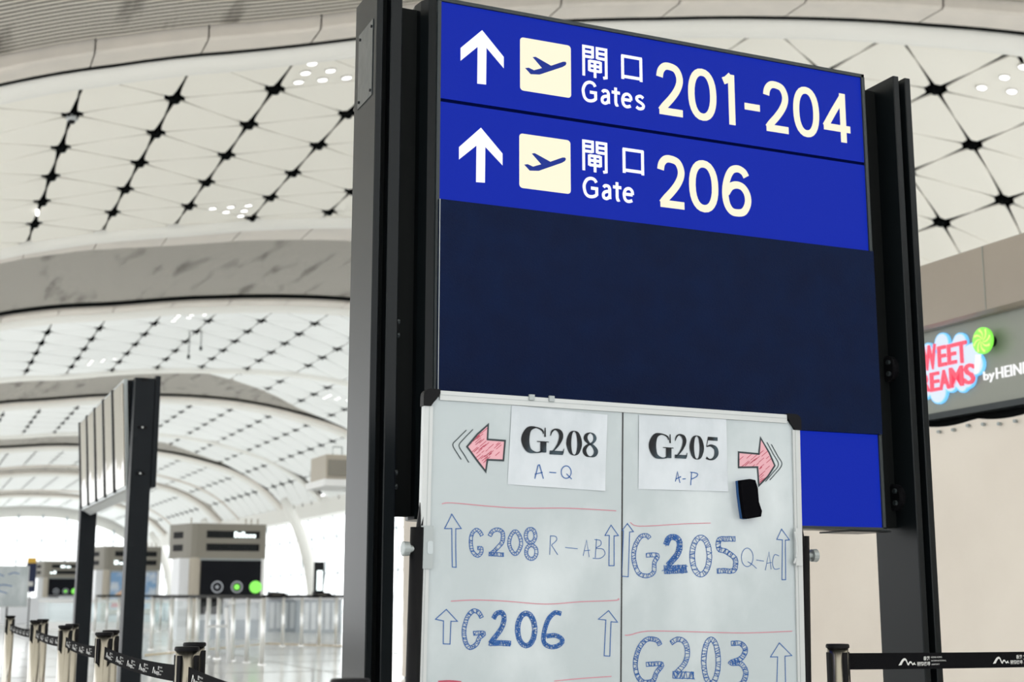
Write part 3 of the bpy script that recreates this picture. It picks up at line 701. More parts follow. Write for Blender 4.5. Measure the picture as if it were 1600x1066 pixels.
def big_arrow(z, P, chev, name):
    fill(z, P, M['pen_pink'], name+'_fill')
    hs = []; R = random.Random(3)
    xa, xb = min(p[0] for p in P), max(p[0] for p in P); ya, yb = min(p[1] for p in P), max(p[1] for p in P)
    for k in range(110):
        cx_, cy_ = R.uniform(xa, xb), R.uniform(ya, yb); L = R.uniform(12, 34); dx, dy = L*.72, -L*.62
        if all(inside((cx_+dx*t, cy_+dy*t), P) for t in (-1, -.5, 0, .5, 1)): hs.append((z, [(cx_-dx, cy_-dy), (cx_+dx, cy_+dy)]))
    pen(name+'_hatching', hs, M['pen_red2'], .0018, .0011)
    pen(name+'_outline', [(z, P, True)], M['pen_black'], .0052, .0014)
    pen(name+'_chevrons', [(z, mid_smooth(c, 4)) for c in chev], M['pen_black'], .0026, .0014)
big_arrow(ZA, [(415, 455), (490, 365), (568, 295), (563, 403), (690, 412), (678, 555), (563, 550), (550, 635), (480, 545)], [[(410, 335), (345, 400), (312, 442), (345, 505), (373, 548)], [(458, 330), (390, 400), (357, 448), (392, 510), (428, 570)]], 'left_arrow')
big_arrow(ZB, [(898, 495), (1045, 508), (1057, 392), (1120, 500), (1160, 592), (1110, 670), (1045, 737), (1035, 603), (898, 605)], [[(1103, 423), (1150, 510), (1187, 585), (1140, 650), (1092, 708)], [(1135, 438), (1180, 520), (1212, 583), (1165, 650), (1123, 697)]], 'right_arrow')
for z, L, w in ((ZA, [(233, 870), (300, 862), (560, 885), (800, 900), (1100, 900), (1300, 908), (1495, 920)], .0022), (ZC, [(240, 595), (380, 588), (560, 595), (790, 612), (1000, 598), (1200, 590), (1212, 578)], .0022),
             (ZC, [(840, 1060), (1000, 1045), (1175, 1033)], .0022), (ZD, [(92, 135), (120, 155), (200, 157), (400, 145), (560, 140)], .002), (ZD, [(60, 793), (90, 792), (190, 770), (400, 772), (700, 780), (850, 778), (1035, 770)], .0022)):
    pen('red_line', [(z, mid_smooth(L, 4))], M['pen_red'], w)
pen('red_line', [(ZC, mid_smooth([(165, 1064), (230, 1060), (300, 1066)], 4))], M['pen_red2'], .005)
for z, P in ((ZC, [(245, 88), (272, 130), (300, 172), (268, 173), (268, 290), (270, 398), (248, 396), (246, 280), (245, 172), (203, 172), (225, 130)]),
             (ZC, [(1172, 152), (1215, 213), (1190, 215), (1190, 388), (1160, 388), (1162, 212), (1137, 212)]),
             (ZC, [(213, 643), (278, 712), (240, 712), (235, 845), (195, 843), (197, 710), (150, 700)]),
             (ZC, [(1158, 650), (1210, 717), (1172, 715), (1165, 915), (1132, 913), (1142, 705), (1098, 700)]),
             (ZD, [(75, 143), (110, 190), (88, 192), (80, 453), (42, 450), (52, 185), (45, 182)]),
             (ZD, [(973, 175), (1018, 238), (995, 240), (997, 470), (975, 470), (978, 238), (945, 235)]),
             (ZD, [(960, 838), (1033, 912), (993, 915), (997, 1120), (944, 1120), (950, 920), (908, 920)])):
    pen('drawn_arrow', [(z, P, True)], M['pen_blue'], .0024)
def bubble(mb, z, pts, w, dens, closed=False, dense=False):
    P = mid_smooth(pts, 5, closed); R = random.Random(len(pts)*7+int(pts[0][0])); N = len(P)
    def nrm(i):
        a = P[i-1] if (i or closed) else P[i]; b = P[(i+1) % N] if (i < N-1 or closed) else P[i]
        dx, dy = b[0]-a[0], b[1]-a[1]; l = math.hypot(dx, dy) or 1; return -dy/l, dx/l
    O = [(P[i][0]+nrm(i)[0]*(w+R.uniform(-1, 1)), P[i][1]+nrm(i)[1]*(w+R.uniform(-1, 1))) for i in range(N)]
    I = [(P[i][0]-nrm(i)[0]*(w+R.uniform(-1, 1)), P[i][1]-nrm(i)[1]*(w+R.uniform(-1, 1))) for i in range(N)]
    lw = .0021
    if closed:
        for q in (O, I): ribbon(mb, [z(*p) for p in q], lw, bfn(.0012), True)
    else: ribbon(mb, [z(*p) for p in O+I[::-1]], lw, bfn(.0012), True)
    acc = 0
    for i in range(1, N):
        l = math.hypot(P[i][0]-P[i-1][0], P[i][1]-P[i-1][1]); acc += l
        while acc > dens:
            acc -= dens; t = R.random(); nx, ny = nrm(i); q = (P[i-1][0]+(P[i][0]-P[i-1][0])*t, P[i-1][1]+(P[i][1]-P[i-1][1])*t); sk = R.uniform(-.6, .6)*w; e = w*R.uniform(.8, 1.25)
            tx, ty = ny, -nx
            ribbon(mb, [z(q[0]+nx*e+tx*sk, q[1]+ny*e+ty*sk), z(q[0]-nx*e-tx*sk, q[1]-ny*e-ty*sk)], lw*.85, bfn(.0013))
    if dense:
        for j in range(3):
            q = [z(p[0]+R.uniform(-.75, .75)*w, p[1]+R.uniform(-.75, .75)*w) for p in P]; ribbon(mb, q, lw, bfn(.00135))
def bub(items, label):
    for z, pts, w, dens, cl, dn in items:
        mb = MB(); bubble(mb, z, pts, w, dens, cl, dn); mb.build('drawn_character', M['pen_blue'], wb)
bub([(ZC, [(420, 212), (405, 188), (385, 180), (362, 205), (356, 255), (366, 305), (392, 330), (413, 318), (418, 288), (396, 286)], 9, 13, False, False),
     (ZC, [(466, 214), (482, 188), (512, 178), (540, 195), (540, 245), (515, 280), (472, 322)], 10, 12, False, False), (ZC, [(462, 320), (500, 322), (546, 324)], 10, 9, False, False),
     (ZC, ell(614, 254, 35, 66, 12, 1.7), 9, 14, True, False), (ZC, ell(704, 214, 28, 40, 10), 9, 12, True, False), (ZC, ell(708, 309, 30, 40, 10), 9, 12, True, False),
     (ZC, [(418, 690), (400, 660), (370, 652), (335, 690), (316, 765), (325, 835), (352, 866), (388, 845), (405, 810), (432, 782), (372, 782)], 11, 9, False, False),
     (ZC, [(488, 695), (505, 668), (535, 662), (550, 695), (535, 750), (500, 800), (470, 838)], 12, 6, False, True), (ZC, [(465, 840), (520, 838), (585, 842)], 14, 6, False, True),
     (ZC, ell(678, 760, 50, 94, 12), 13, 6, True, True),
     (ZC, [(880, 668), (845, 662), (805, 705), (780, 790), (785, 840), (825, 862), (872, 850), (888, 820), (850, 795), (800, 798)], 11, 5, False, True),
     (ZD, [(204, 228), (185, 212), (150, 222), (120, 275), (112, 350), (140, 430), (190, 448), (228, 425), (232, 370), (250, 328), (185, 328)], 11, 12, False, False),
     (ZD, [(300, 265), (318, 228), (350, 222), (378, 250), (372, 310), (340, 355), (312, 385)], 15, 4.5, False, True), (ZD, [(290, 412), (350, 410), (418, 406)], 22, 4, False, True),
     (ZD, ell(502, 332, 50, 108, 12), 14, 13, True, False),
     (ZD, [(702, 233), (650, 233), (610, 238), (608, 290), (650, 306), (700, 345), (704, 390), (690, 418), (640, 418), (598, 420)], 13, 8, False, False),
     (ZD, [(265, 850), (245, 822), (190, 818), (145, 865), (122, 945), (130, 1020), (165, 1065), (222, 1060), (245, 1010), (275, 962), (185, 964)], 12, 8, False, False),
     (ZD, [(330, 838), (365, 818), (405, 830), (425, 885), (410, 955), (360, 1012)], 13, 11, False, False), (ZD, [(340, 1025), (400, 1026), (460, 1028)], 19, 8, False, False),
     (ZD, ell(562, 945, 42, 128, 12), 13, 12, True, False),
     (ZD, [(680, 842), (735, 842), (762, 880), (735, 930), (675, 955), (735, 960), (765, 1010), (745, 1070), (690, 1095)], 13, 8, False, False)], None)
Qc = lambda cx, cy, rx, ry: mid_smooth(ell(cx, cy, rx, ry, 12), 3, True)
pen('drawn_letters', [(ZC, [(820, 212), (815, 325)]), (ZC, mid_smooth([(820, 215), (850, 218), (855, 240), (825, 268)], 4)), (ZC, [(825, 268), (862, 325)]), (ZC, [(905, 282), (978, 290)]),
     (ZC, [(1010, 330), (1030, 240), (1045, 338)]), (ZC, [(1015, 302), (1050, 298)]), (ZC, [(1088, 232), (1080, 342)]), (ZC, mid_smooth([(1075, 236), (1110, 242), (1112, 268), (1085, 286), (1125, 292), (1137, 320), (1110, 345), (1065, 345)], 4))], M['pen_blue'], .0018)
pen('drawn_letters', [(ZD, Qc(773, 340, 34, 54), True), (ZD, mid_smooth([(775, 365), (800, 380), (828, 405)], 3)), (ZD, [(825, 355), (870, 362)]), (ZD, [(878, 415), (900, 308), (912, 410)]), (ZD, [(885, 375), (915, 370)]), (ZD, mid_smooth([(958, 332), (932, 325), (920, 370), (932, 408), (962, 404)], 4))], M['pen_blue'], .0018)
# stand: two uprights, knobs, hinge plates, feet, wheels
def stand(xt, xb, lab):
    (a0, b0), (a1, b1) = ray(*xt), ray(*xb); Y0, Y1 = 3.50, 3.505
    t = Vector((a0*Y0, Y0, EYE+b0*Y0)); b = Vector((a1*Y1, Y1, EYE+b1*Y1)); d = (b-t)/(b.z-t.z); f = b+d*(.09-b.z)
    MB().tube([t, f], .0195, 16).build('upright', M['black'], wb, True)
    MB().box(f.x-.03, f.x+.03, 3.2, 3.8, .07, .11, .01).build('foot', M['black'], wb)
    for yy in (3.24, 3.76):
        MB().tube([(f.x-.012, yy, .035), (f.x+.012, yy, .035)], .035, 16).build('castor', M['black'], wb)
    return t, d
tL, dL = stand((652.5, 824), (645, 1066), 0); tR, dR = stand((1254.5, 838), (1257.5, 1066), 1)
for t, sg_ in ((tL, -1), (tR, 1)):
    p = t+dL*(-.058 if 0 else 0); z = t.z-.058
    pr_ = [(.0, .010), (.012, .010), (.014, .019), (.030, .020), (.032, .016)]
    x0 = t.x+(.012*sg_)
    MB().tube([(x0+sg_*a, t.y-.004, z) for a, r in pr_], [r for a, r in pr_], 14).build('tightening_knob', M['alu_d'], wb)
s, t = bpx(666, 822); s2, t2 = bpx(666, 889)
bbox(MB(), .0, .034, t, t2, .006, .011).build('hinge_plate', M['alu_d'], wb, label='grey hinge plate')
bbox(MB(), .018, .034, t+.04, t+.075, .0105, .0125, .006).build('hinge_cut', M['board'], wb)
s, t = bpx(1240, 826); s2, t2 = bpx(1240, 884)
bbox(MB(), BW-.030, BW-.008, t, t2, .006, .016).build('hinge_plate', M['alu'], wb, label='white hinge plate')
cv = mid_smooth([(BW-.032, t+.01), (BW-.026, t+.04), (BW-.024, t+.065), (BW-.030, t+.09), (BW-.036, t+.104)], 4)
mb = MB(); mb.tube([BP(a, b, .014) for a, b in cv], .004, 8); mb.build('hinge_handle', M['alu'], wb)
MB().tube([tuple(tL+Vector((0, .0, -.058))), BP(.02, tL.z*0+.245, -.01)], .012, 10).build('pivot', M['black'], wb)
MB().tube([tuple(tR+Vector((0, .0, -.058))), BP(BW-.02, .245, -.01)], .012, 10).build('pivot', M['black'], wb)
bbox(MB(), .1, BW-.1, BH-.002, BH+.01, -.01, .06).build('pen_tray', M['alu'], wb)

# printed sheets stuck on the board
SER = {
 'G': [([(.80, .76, .03), (.74, .90, .05), (.50, .985, .045), (.24, .88, .17), (.12, .5, .26), (.24, .12, .17), (.50, .015, .045), (.70, .05, .05), (.76, .14, .10)], 0), ([(.80, .03, .19), (.80, .43, .19)], 0), ([(.56, .445, .035), (1.0, .445, .035)], 0), ([(.86, 1.0, .03), (.86, .64, .05)], 0)],
 '2': [([(.06, .72, .03), (.16, .90, .09), (.38, .985, .08), (.66, .90, .2), (.74, .70, .22), (.58, .42, .14), (.30, .18, .08), (.04, .03, .04)], 0), ([(.02, .075, .15), (.86, .075, .15)], 0), ([(.84, .06, .1), (.93, .25, .03)], 0)],
 '0': [([(.5, .975, .04), (.26, .86, .18), (.14, .5, .27), (.26, .14, .18), (.5, .025, .04), (.74, .14, .18), (.86, .5, .27), (.74, .86, .18)], 1)],
 '8': [([(.5, .975, .04), (.27, .88, .16), (.22, .73, .2), (.36, .6, .14), (.5, .53, .1), (.70, .62, .12), (.79, .76, .17), (.72, .9, .12)], 1), ([(.5, .52, .1), (.26, .42, .14), (.15, .25, .2), (.26, .09, .15), (.5, .025, .04), (.76, .09, .16), (.86, .25, .22), (.72, .42, .16)], 1)],
 '5': [([(.22, .90, .15), (.90, .90, .15)], 0), ([(.25, .95, .04), (.13, .56, .04)], 0), ([(.13, .55, .04), (.42, .61, .12), (.74, .5, .22), (.80, .27, .24), (.62, .08, .14), (.34, .02, .07), (.10, .09, .14)], 0)],
}
def sheet_(c, name, label, z, chars, extra):
    P = [z(*p) for p in c]; ctr = BP((P[0][0]+P[2][0])/2, (P[0][1]+P[2][1])/2, .002)
    root = thing(name, label, 'paper', ctr)
    mb = MB(); N = 8; grid_ = []
    for j in range(N+1):
        for i in range(N+1):
            u, v = i/N, j/N
            a = [(1-u)*(1-v)*P[0][k]+u*(1-v)*P[1][k]+u*v*P[2][k]+(1-u)*v*P[3][k] for k in (0, 1)]
            e = .0022+.0009*math.sin(u*7+v*5)+(.002 if j == N and i in (N-1, N) else 0)
            grid_.append(BP(a[0], a[1], e))
    mb.add(grid_, [(j*(N+1)+i, j*(N+1)+i+1, (j+1)*(N+1)+i+1, (j+1)*(N+1)+i) for j in range(N) for i in range(N)])
    mb.build('paper', M['paper'], root, True)
    for ch, (xa, xb, ya, yb) in chars:
        mb = MB(); p0 = z(xa, ya); p1 = z(xb, yb); w_ = p1[0]-p0[0]; h_ = p1[1]-p0[1]
        for pts, cl in SER[ch]:
            Q = mid_smooth([(p[0], p[1], p[2]) for p in pts], 6, bool(cl)) if len(pts) > 2 else pts
            Q = [(p0[0]+q[0]*w_, p1[1]-q[1]*h_, q[2]*w_*1.18) for q in Q]
            if len(pts) == 2 and abs(pts[0][1]-pts[1][1]) < .01: Q = [(q[0], q[1], o[2]*h_) for q, o in zip(Q, pts)]
            ribbon(mb, Q, .01, bfn(.0042), bool(cl))
        mb.build('printed_character', M['print_'], root)
    pen('written_letters', extra, M['pen_blue'], .0026, .0042, root)
sheet_([(737, 155), (1430, 225), (1414, 777), (708, 728)], 'paper_sheet', 'white sleeved paper sheet printed G208, left half of the whiteboard', ZA,
       [('G', (812, 1003, 308, 505)), ('2', (1010, 1122, 325, 517)), ('0', (1134, 1242, 336, 524)), ('8', (1245, 1362, 348, 536))],
       [(ZA, [(903, 688), (928, 588), (938, 588), (965, 688)]), (ZA, [(903, 655), (960, 642)]), (ZA, [(1008, 641), (1058, 645)]), (ZA, Qc(1130, 640, 36, 45), True), (ZA, [(1132, 652), (1170, 690)])])
sheet_([(175, 227), (806, 252), (820, 780), (172, 762)], 'paper_sheet', 'white sleeved paper sheet printed G205, right half of the whiteboard', ZB,
       [('G', (250, 424, 357, 545)), ('2', (430, 530, 364, 544)), ('0', (541, 643, 370, 553)), ('5', (648, 755, 378, 556))],
       [(ZB, [(437, 708), (452, 637), (470, 718)]), (ZB, [(440, 690), (478, 672)]), (ZB, [(488, 690), (512, 688)]), (ZB, [(555, 640), (548, 735)]), (ZB, mid_smooth([(545, 640), (595, 650), (590, 672), (550, 692)], 4))])
# eraser
er = thing('board_eraser', 'black whiteboard eraser with blue backing stuck near the right edge of the board', 'eraser', BP(*ZB(940, 835), .01))
C4 = [(873, 703), (935, 694), (975, 703), (992, 760), (1000, 860), (1022, 925), (1015, 965), (930, 980), (905, 975), (893, 900), (880, 800)]
MB().prism([ZB(*p) for p in C4], .016, .036, BP).build('felt_pad', M['felt_black'], er)
MB().prism([ZB(x+2, y+1) for x, y in C4], .001, .016, BP).build('backing', M['felt_blue'], er)

# ------------------------------------------------------------------ queue barrier
def belt_post(x, y, label, cat='stanchion', group='steel belt posts of the queue barrier', rot=0):
    r_ = thing('belt_post', label, cat, (x, y, 0), group)
    MB().lathe([(.17, 0), (.17, .012), (.15, .022), (.05, .035), (.034, .05)], x, y, 28).build('base', M['chrome'], r_, True)
    MB().lathe([(.0315, .04), (.0315, .993)], x, y, 24).build('tube', M['chrome'], r_, True)
    MB().lathe([(.0335, .992), (.0355, .994), (.0355, 1.0), (.033, 1.004)], x, y, 24).build('cap', M['black'], r_, True)
    for k in range(4):
        a = k*math.pi/2+rot; c, s = math.cos(a), math.sin(a)
        f = lambda u, v, z: (x+c*u-s*v, y+s*u+c*v, z)
        o = MB().prism([(.026, -.008), (.0385, -.006), (.0385, .006), (.026, .008)], .885, .980, f).build('cassette', M['black'], r_)
    return r_
nm = ['steel belt post nearest the camera, beside the foot of the left sign post', 'steel belt post in front, second along the left barrier', 'steel belt post third along the left barrier, before the display stand', 'steel belt post fourth along the left barrier, just left of the display posts', 'steel belt post fifth along the left barrier', 'steel belt post farthest along the left barrier at the picture edge']
LX, LY = [.735, .757, .741, .737, .727, .712], [2.40, 4.07, 5.75, 7.15, 8.70, 10.65]
for x, y, l in zip(LX, LY, nm): belt_post(x, y, l, rot=math.pi/4)
for x, y, l in ((.845, 4.42, 'steel belt post paired close behind the second post of the left barrier'), (.812, 6.09, 'steel belt post paired close behind the third post of the left barrier'), (.806, 7.51, 'steel belt post paired close behind the fourth post of the left barrier'), (.798, 9.07, 'steel belt post paired close behind the fifth post of the left barrier')):
    belt_post(x, y, l, rot=math.pi/4)
belt_post(2.604, 3.5, 'steel belt post standing right of the whiteboard'); belt_post(4.85, 3.5, 'steel belt post outside the right picture edge holding the belt end')
MOUNT = [(0, 0), (6, 7), (13, 16), (20, 21), (27, 22), (32, 18), (36, 9), (38, 5), (44, 12), (50, 12), (55, 4), (60, 8), (64, 9), (63, 6), (68, 0), (60, 2), (55, -1), (49, 7), (44, 6), (40, -1), (35, 1), (31, 10), (28, 15), (23, 15), (17, 9), (12, 1)]
TX = [text_mesh('香港', offset=.012), text_mesh('國際機場', offset=.012), text_mesh('HONG KONG'), text_mesh('INTERNATIONAL'), text_mesh('AIRPORT')]
def put(mb, tm, x0, x1, z0, z1, fn):
    vs, fs = tm; ax = min(v[0] for v in vs); bx = max(v[0] for v in vs); ay = min(v[1] for v in vs); by_ = max(v[1] for v in vs)
    mb.add([fn(x0+(v[0]-ax)/(bx-ax)*(x1-x0), z0+(v[1]-ay)/(by_-ay)*(z1-z0)) for v in vs], fs)
def logo(fn, parent, u0, zc, sc=1.0):      # u along belt, size about .187 m
    mb = MB(); k = .0335/34*1.0
    mb.add([fn(u0+a*.0010, zc-.0115+b*.00098) for a, b in MOUNT], [tuple(range(len(MOUNT)))[::-1]])
    put(mb, TX[0], u0+.098, u0+.123, zc+.002, zc+.0145, fn); put(mb, TX[1], u0+.073, u0+.123, zc-.0145, zc-.002, fn)
    put(mb, TX[2], u0+.128, u0+.171, zc+.0085, zc+.0135, fn); put(mb, TX[3], u0+.128, u0+.187, zc-.002, zc+.0025, fn); put(mb, TX[4], u0+.128, u0+.160, zc-.013, zc-.0085, fn)
    mb.build('printed_logo', M['belt_print'], parent)
bt = thing('barrier_belt', 'black retractable belt printed with airport logo, running right from the post', 'belt', (2.65, 3.5, .94))
bz = EYE-.0575*3.5
def belt_mesh(p0, p1, sag, half=.0245, n=14, th=.0012):
    mb = MB(); rows = []
    d = Vector(p1)-Vector(p0); nrm_ = Vector((-d.y, d.x, 0)).normalized()*th
    for i in range(n+1):
        t = i/n; q = Vector(p0)+d*t; z = q.z-sag*4*t*(1-t)
        for o, zz in ((nrm_, z-half), (nrm_, z+half), (-nrm_, z+half), (-nrm_, z-half)): rows.append((q.x+o.x, q.y+o.y, zz))
    fs = []
    for i in range(n):
        for k in range(4): fs.append((i*4+k, i*4+(k+1) % 4, (i+1)*4+(k+1) % 4, (i+1)*4+k))
    mb.add(rows, fs+[(0, 1, 2, 3), (n*4+3, n*4+2, n*4+1, n*4)]); return mb
belt_mesh((2.643, 3.5, bz+.003), (4.81, 3.5, bz-.002), .006).build('webbing', M['belt'], bt)
for i in range(6):
    u = 2.826+i*.374
    logo(lambda a, b: (a, 3.5-.004, b), bt, u, bz-.004*min(1, i/2)-.001)
bl = ['black printed belt from the nearest post to the second left barrier post', 'black printed belt between the second and third left barrier posts', 'black printed belt passing in front of the display stand posts', 'black printed belt between the fourth and fifth left barrier posts', 'black printed belt between the two farthest left barrier posts']
for i in range(5):
    x0, y0_, x1, y1_ = LX[i+1], LY[i+1]-.04, LX[i], LY[i]+.04
    r_ = thing('barrier_belt', bl[i], 'belt', (x0, y0_, .92))
    zz = .925; sag = .012
    belt_mesh((x0, y0_, zz), (x1, y1_, zz), sag, .024).build('webbing', M['belt'], r_)
    L = math.hypot(x1-x0, y1_-y0_); nlog = int((L-.1)/.26)
    for k in range(nlog):
        u = .07+k*.26
        def fn(a, b, x0=x0, y0_=y0_, x1=x1, y1_=y1_, L=L):
            t = a/L; return (x0+(x1-x0)*t-.004, y0_+(y1_-y0_)*t, b-sag*4*t*(1-t))
        logo(fn, r_, u, zz)

# ------------------------------------------------------------------ tilted flight display on posts (left)
ds = thing('display_stand', 'wall of tilted dark screens carried on two tall black posts at the left', 'display', (1.9, 14.7, 0))
for y in (12.8, 16.62):
    p = MB().prism([(1.806, y), (1.985, y), (1.985, y+.2), (1.806, y+.2)], 0, 3.12).build('post', M['column2'], ds)
    if y < 13:
        for zz in (EYE+.118*12.8, EYE+.085*12.8):
            MB().box(1.85, 1.93, y-.012, y, zz-.012, zz+.012, .01).build('bracket', M['black'], p)
            MB().tube([(1.89, y-.016, zz), (1.89, y-.011, zz)], .009, 8).build('bolt', M['alu'], p)
        MB().box(1.86, 1.92, y-.008, y, 3.09, 3.12).build('cable_notch', M['black'], p)
def dsx(t): return 1.73+.07*t      # t: 0 top, 1 bottom
zT, zBm = EYE+1.965, EYE+.97
hp = [(dsx(0)+.03, zT+.01), (2.03, zT+.03), (2.03, zBm+.005), (1.90, zBm-.06), (dsx(1)+.03, zBm-.01)]
MB().prism(hp, 13.03, 16.5, lambda a, b, c: (a, c, b)).build('housing', M['column2'], ds)
MB().prism([(dsx(0)-.0, zT+.012), (dsx(0)+.03, zT+.015), (dsx(1)+.03, zBm-.015), (dsx(1)-.0, zBm-.012)], 12.985, 16.52, lambda a, b, c: (a, c, b)).build('bezel', M['alu_d'], ds)
MB().prism([(dsx(1)+.0, zBm-.013), (2.03, zBm+.003), (2.03, zBm-.003), (1.90, zBm-.066), (dsx(1)+.03, zBm-.022)], 13.0, 16.5, lambda a, b, c: (a, c, b)).build('underside', M['alu'], ds)
MB().prism([(1.99, zT+.03), (2.035, zT+.03), (2.035, zBm), (1.99, zBm)], 12.79, 13.03, lambda a, b, c: (a, c, b)).build('side_cover', M['column2'], ds)
for k in range(5):
    ya = 13.03+k*.694; yb = ya+.655
    MB().prism([(dsx(0)-.012, zT-.02), (dsx(0)-.002, zT-.02), (dsx(1)-.002, zBm+.02), (dsx(1)-.012, zBm+.02)], ya, yb, lambda a, b, c: (a, c, b)).build('screen', M['mirror'], ds)
    MB().prism([(dsx(0)-.020, zT), (dsx(0)-.0, zT), (dsx(1)-.0, zBm), (dsx(1)-.020, zBm)], yb-.02, yb+.055, lambda a, b, c: (a, c, b)).build('screen_divider', M['black'], ds)

# ------------------------------------------------------------------ kiosks, counters, furniture
def kiosk(x0, y, w, label, front, led, hz=3.03, side=1.2):
    k = thing('service_kiosk', label, 'kiosk', (x0+w/2, y+side/2, 0), 'service kiosks along the hall')
    cw = .30
    MB().prism([(x0+cw*.5, y), (x0+w, y), (x0+w, y+side), (x0, y+side), (x0-.35, y+side), (x0-.05, y+.25), (x0+.03, y+.06)], hz-.92, hz, None).build('head', M['kiosk'], k)
    MB().box(x0+.10, x0+w-.05, y+.03, y+side-.05, hz-.97, hz-.90).build('shadow_joint', M['alu_d'], k)
    MB().tube([(x0+.17, y+.16, 0), (x0+.17, y+.16, hz-.9)], .17, 16).build('corner_pillar', M['kiosk_l'], k)
    MB().box(x0+w-.12, x0+w, y+.02, y+side, 0, hz-.9, .02).build('corner_pillar', M['white_m'], k)
    MB().box(x0-.25, x0+w-.1, y+.12, y+side, 0, hz-.92).build('core', M['desk'], k)
    for i, zz in enumerate((hz-.38, hz-.72)):
        o = MB().box(x0+.42, x0+w-.18, y-.012, y+.02, zz, zz+.19).build('louver', M['black'], k)
        mb = MB()
        for q in range(24): xx = x0+.44+q*(w-.66)/24; mb.box(xx, xx+.01, y-.02, y-.012, zz+.01, zz+.18)
        mb.build('louver_blade', M['frame'], o, kind='stuff')
        MB().prism([(x0-.30, y+.9), (x0-.02, y+.23), (x0-.0, y+.23), (x0-.2, y+.9)], zz, zz+.17).build('side_louver', M['black'], k)
        for li, a, b, nchar in led:
            if li == i:
                mb = MB(); n_ = nchar; wd = (b-a)/n_
                for q in range(n_):
                    hq = random.choice((.08, .12, .15, .15)); mb.box(x0+a+q*wd, x0+a+q*wd+wd*.75, y-.03, y-.02, zz+.02, zz+.02+hq)
                mb.build('display_digits', M['led'], o)
    for xx in (x0-.0, x0+w-.55, x0+w-.40, x0+w-.22): MB().tube([(xx+.05, y+.3, hz), (xx+.05, y+.3, hz+.16)], .02, 6).build('roof_stub', M['kiosk_l'], k)
    if front == 'dark':
        o = MB().box(x0+.30, x0+w-.10, y+.02, y+.10, 1.13, hz-.97).build('front_panel', M['dark_panel'], k)
        cs = [x0+w*.37, x0+w*.63, x0+w*.88-.0]
        for i, c in enumerate(cs):
            z0 = 1.36; dsk = lambda r, e, e2: MB().tube([(c, y+.02-e, z0), (c, y+.02-e2, z0)], r, 24)
            if i == 2: dsk(.165, .0, .02).build('round_icon', M['icon_g'], o)
            else:
                mb = MB(); ribbon(mb, ell(c, z0, .14, .14, 28), .035, lambda a, b: (a, y-.0, b), True); mb.build('round_icon', M['icon_w'], o)
                dsk(.075 if i else .045, .0, .02).build('icon_centre', M['icon_g'] if i else M['icon_w'], o)
        MB().box(x0+.30, x0+w-.10, y+.06, y+.16, .0, .50).build('base_panel', M['desk_g'], k)
        MB().box(x0+.34, x0+w*.45, y+.04, y+.10, .65, 1.08).build('equipment_panel', M['black'], k)
        MB().box(x0+w*.45, x0+w-.12, y-.35, y+.10, .95, 1.02).build('counter_shelf', M['desk'], k)
    else:
        o = MB().box(x0+.30, x0+w-.14, y+.02, y+.10, .62, hz-1.0).build('poster', M['poster'], k)
        for pts, m in (([(.5, 1.15), (.8, 1.4), (1.25, 1.5), (1.3, 1.25), (.9, 1.2), (.75, 1.05)], 'poster_s'), ([(.34, .68), (.42, .86), (.9, 1.0), (1.3, .95), (1.2, .66)], 'poster_r'), ([(.7, .72), (.85, .95), (1.3, 1.0), (1.35, .72)], 'poster_s'), ([(1.1, 1.2), (1.2, 1.32), (1.4, 1.3), (1.3, 1.14)], 'poster_r')):
            MB().prism([(x0+a, b) for a, b in pts], y+.0, y+.019, lambda a, b, c: (a, c, b)).build('poster_shape', M[m], o)
        MB().box(x0+.2, x0+w-.1, y-.03, y+.12, .40, .58).build('base_panel', M['kiosk_l'], k)
        MB().box(x0+.3, x0+w-.14, y+.01, y+.1, .02, .36).build('plinth', M['desk'], k)
kiosk(6.86, 37, 2.02, 'nearest taupe service kiosk with louvred head and three round icons', 'dark', [(0, 1.15, 1.75, 6)])
kiosk(7.05, 56, 2.2, 'taupe service kiosk with sky and red poster, seen between the display posts', 'poster', [(1, .4, .8, 2)])
kiosk(7.1, 82, 1.95, 'farthest taupe service kiosk with three round icons, left of the display posts', 'dark', [(0, .9, 1.5, 2), (1, .35, .7, 2)])

def rail(pts, xs_y, name, label, hgt=1.10, midrail=True):
    r_ = thing(name, label, 'railing', (xs_y[0][0], xs_y[0][1], 0), 'steel balustrades beyond the queue')
    for x, y in xs_y:
        MB().tube([(x, y, 0), (x, y, hgt)], .038, 10).build('rail_post', M['steel_l'], r_, True)
        MB().tube([(x, y, 0), (x, y, .02)], .07, 12).build('post_foot', M['steel_l'], r_)
    MB().tube([(x, y, hgt+.02) for x, y in xs_y], .032, 8).build('top_rail', M['black'], r_)
    for a, b in zip(xs_y, xs_y[1:]):
        MB().add([(a[0], a[1], .1), (b[0], b[1], .1), (b[0], b[1], hgt-.08), (a[0], a[1], hgt-.08)], [(0, 1, 2, 3)]).build('glass_infill', M['glass2'], r_)
    return r_
def at(px, y): return (ray(px, 980)[0]*y, y)
rail(0, [at(px, y) for px, y in ((238, 30.5), (268, 29.3), (296, 28.2), (308, 27.4), (325, 26.6), (341, 25.8), (364, 24.9), (387, 24.1), (411, 23.3))], 'balustrade', 'steel post and glass balustrade in front of the nearest kiosk')
rail(0, [at(px, 31.6) for px in (411, 442, 471, 499, 525, 548)], 'balustrade', 'steel post and glass balustrade left of the large sign post')
rail(0, [at(px, 45.5) for px in (148, 166, 184, 200, 222, 236, 250, 264, 278, 290, 305, 330, 360, 392)], 'balustrade', 'steel balustrade farther back running behind the display posts')
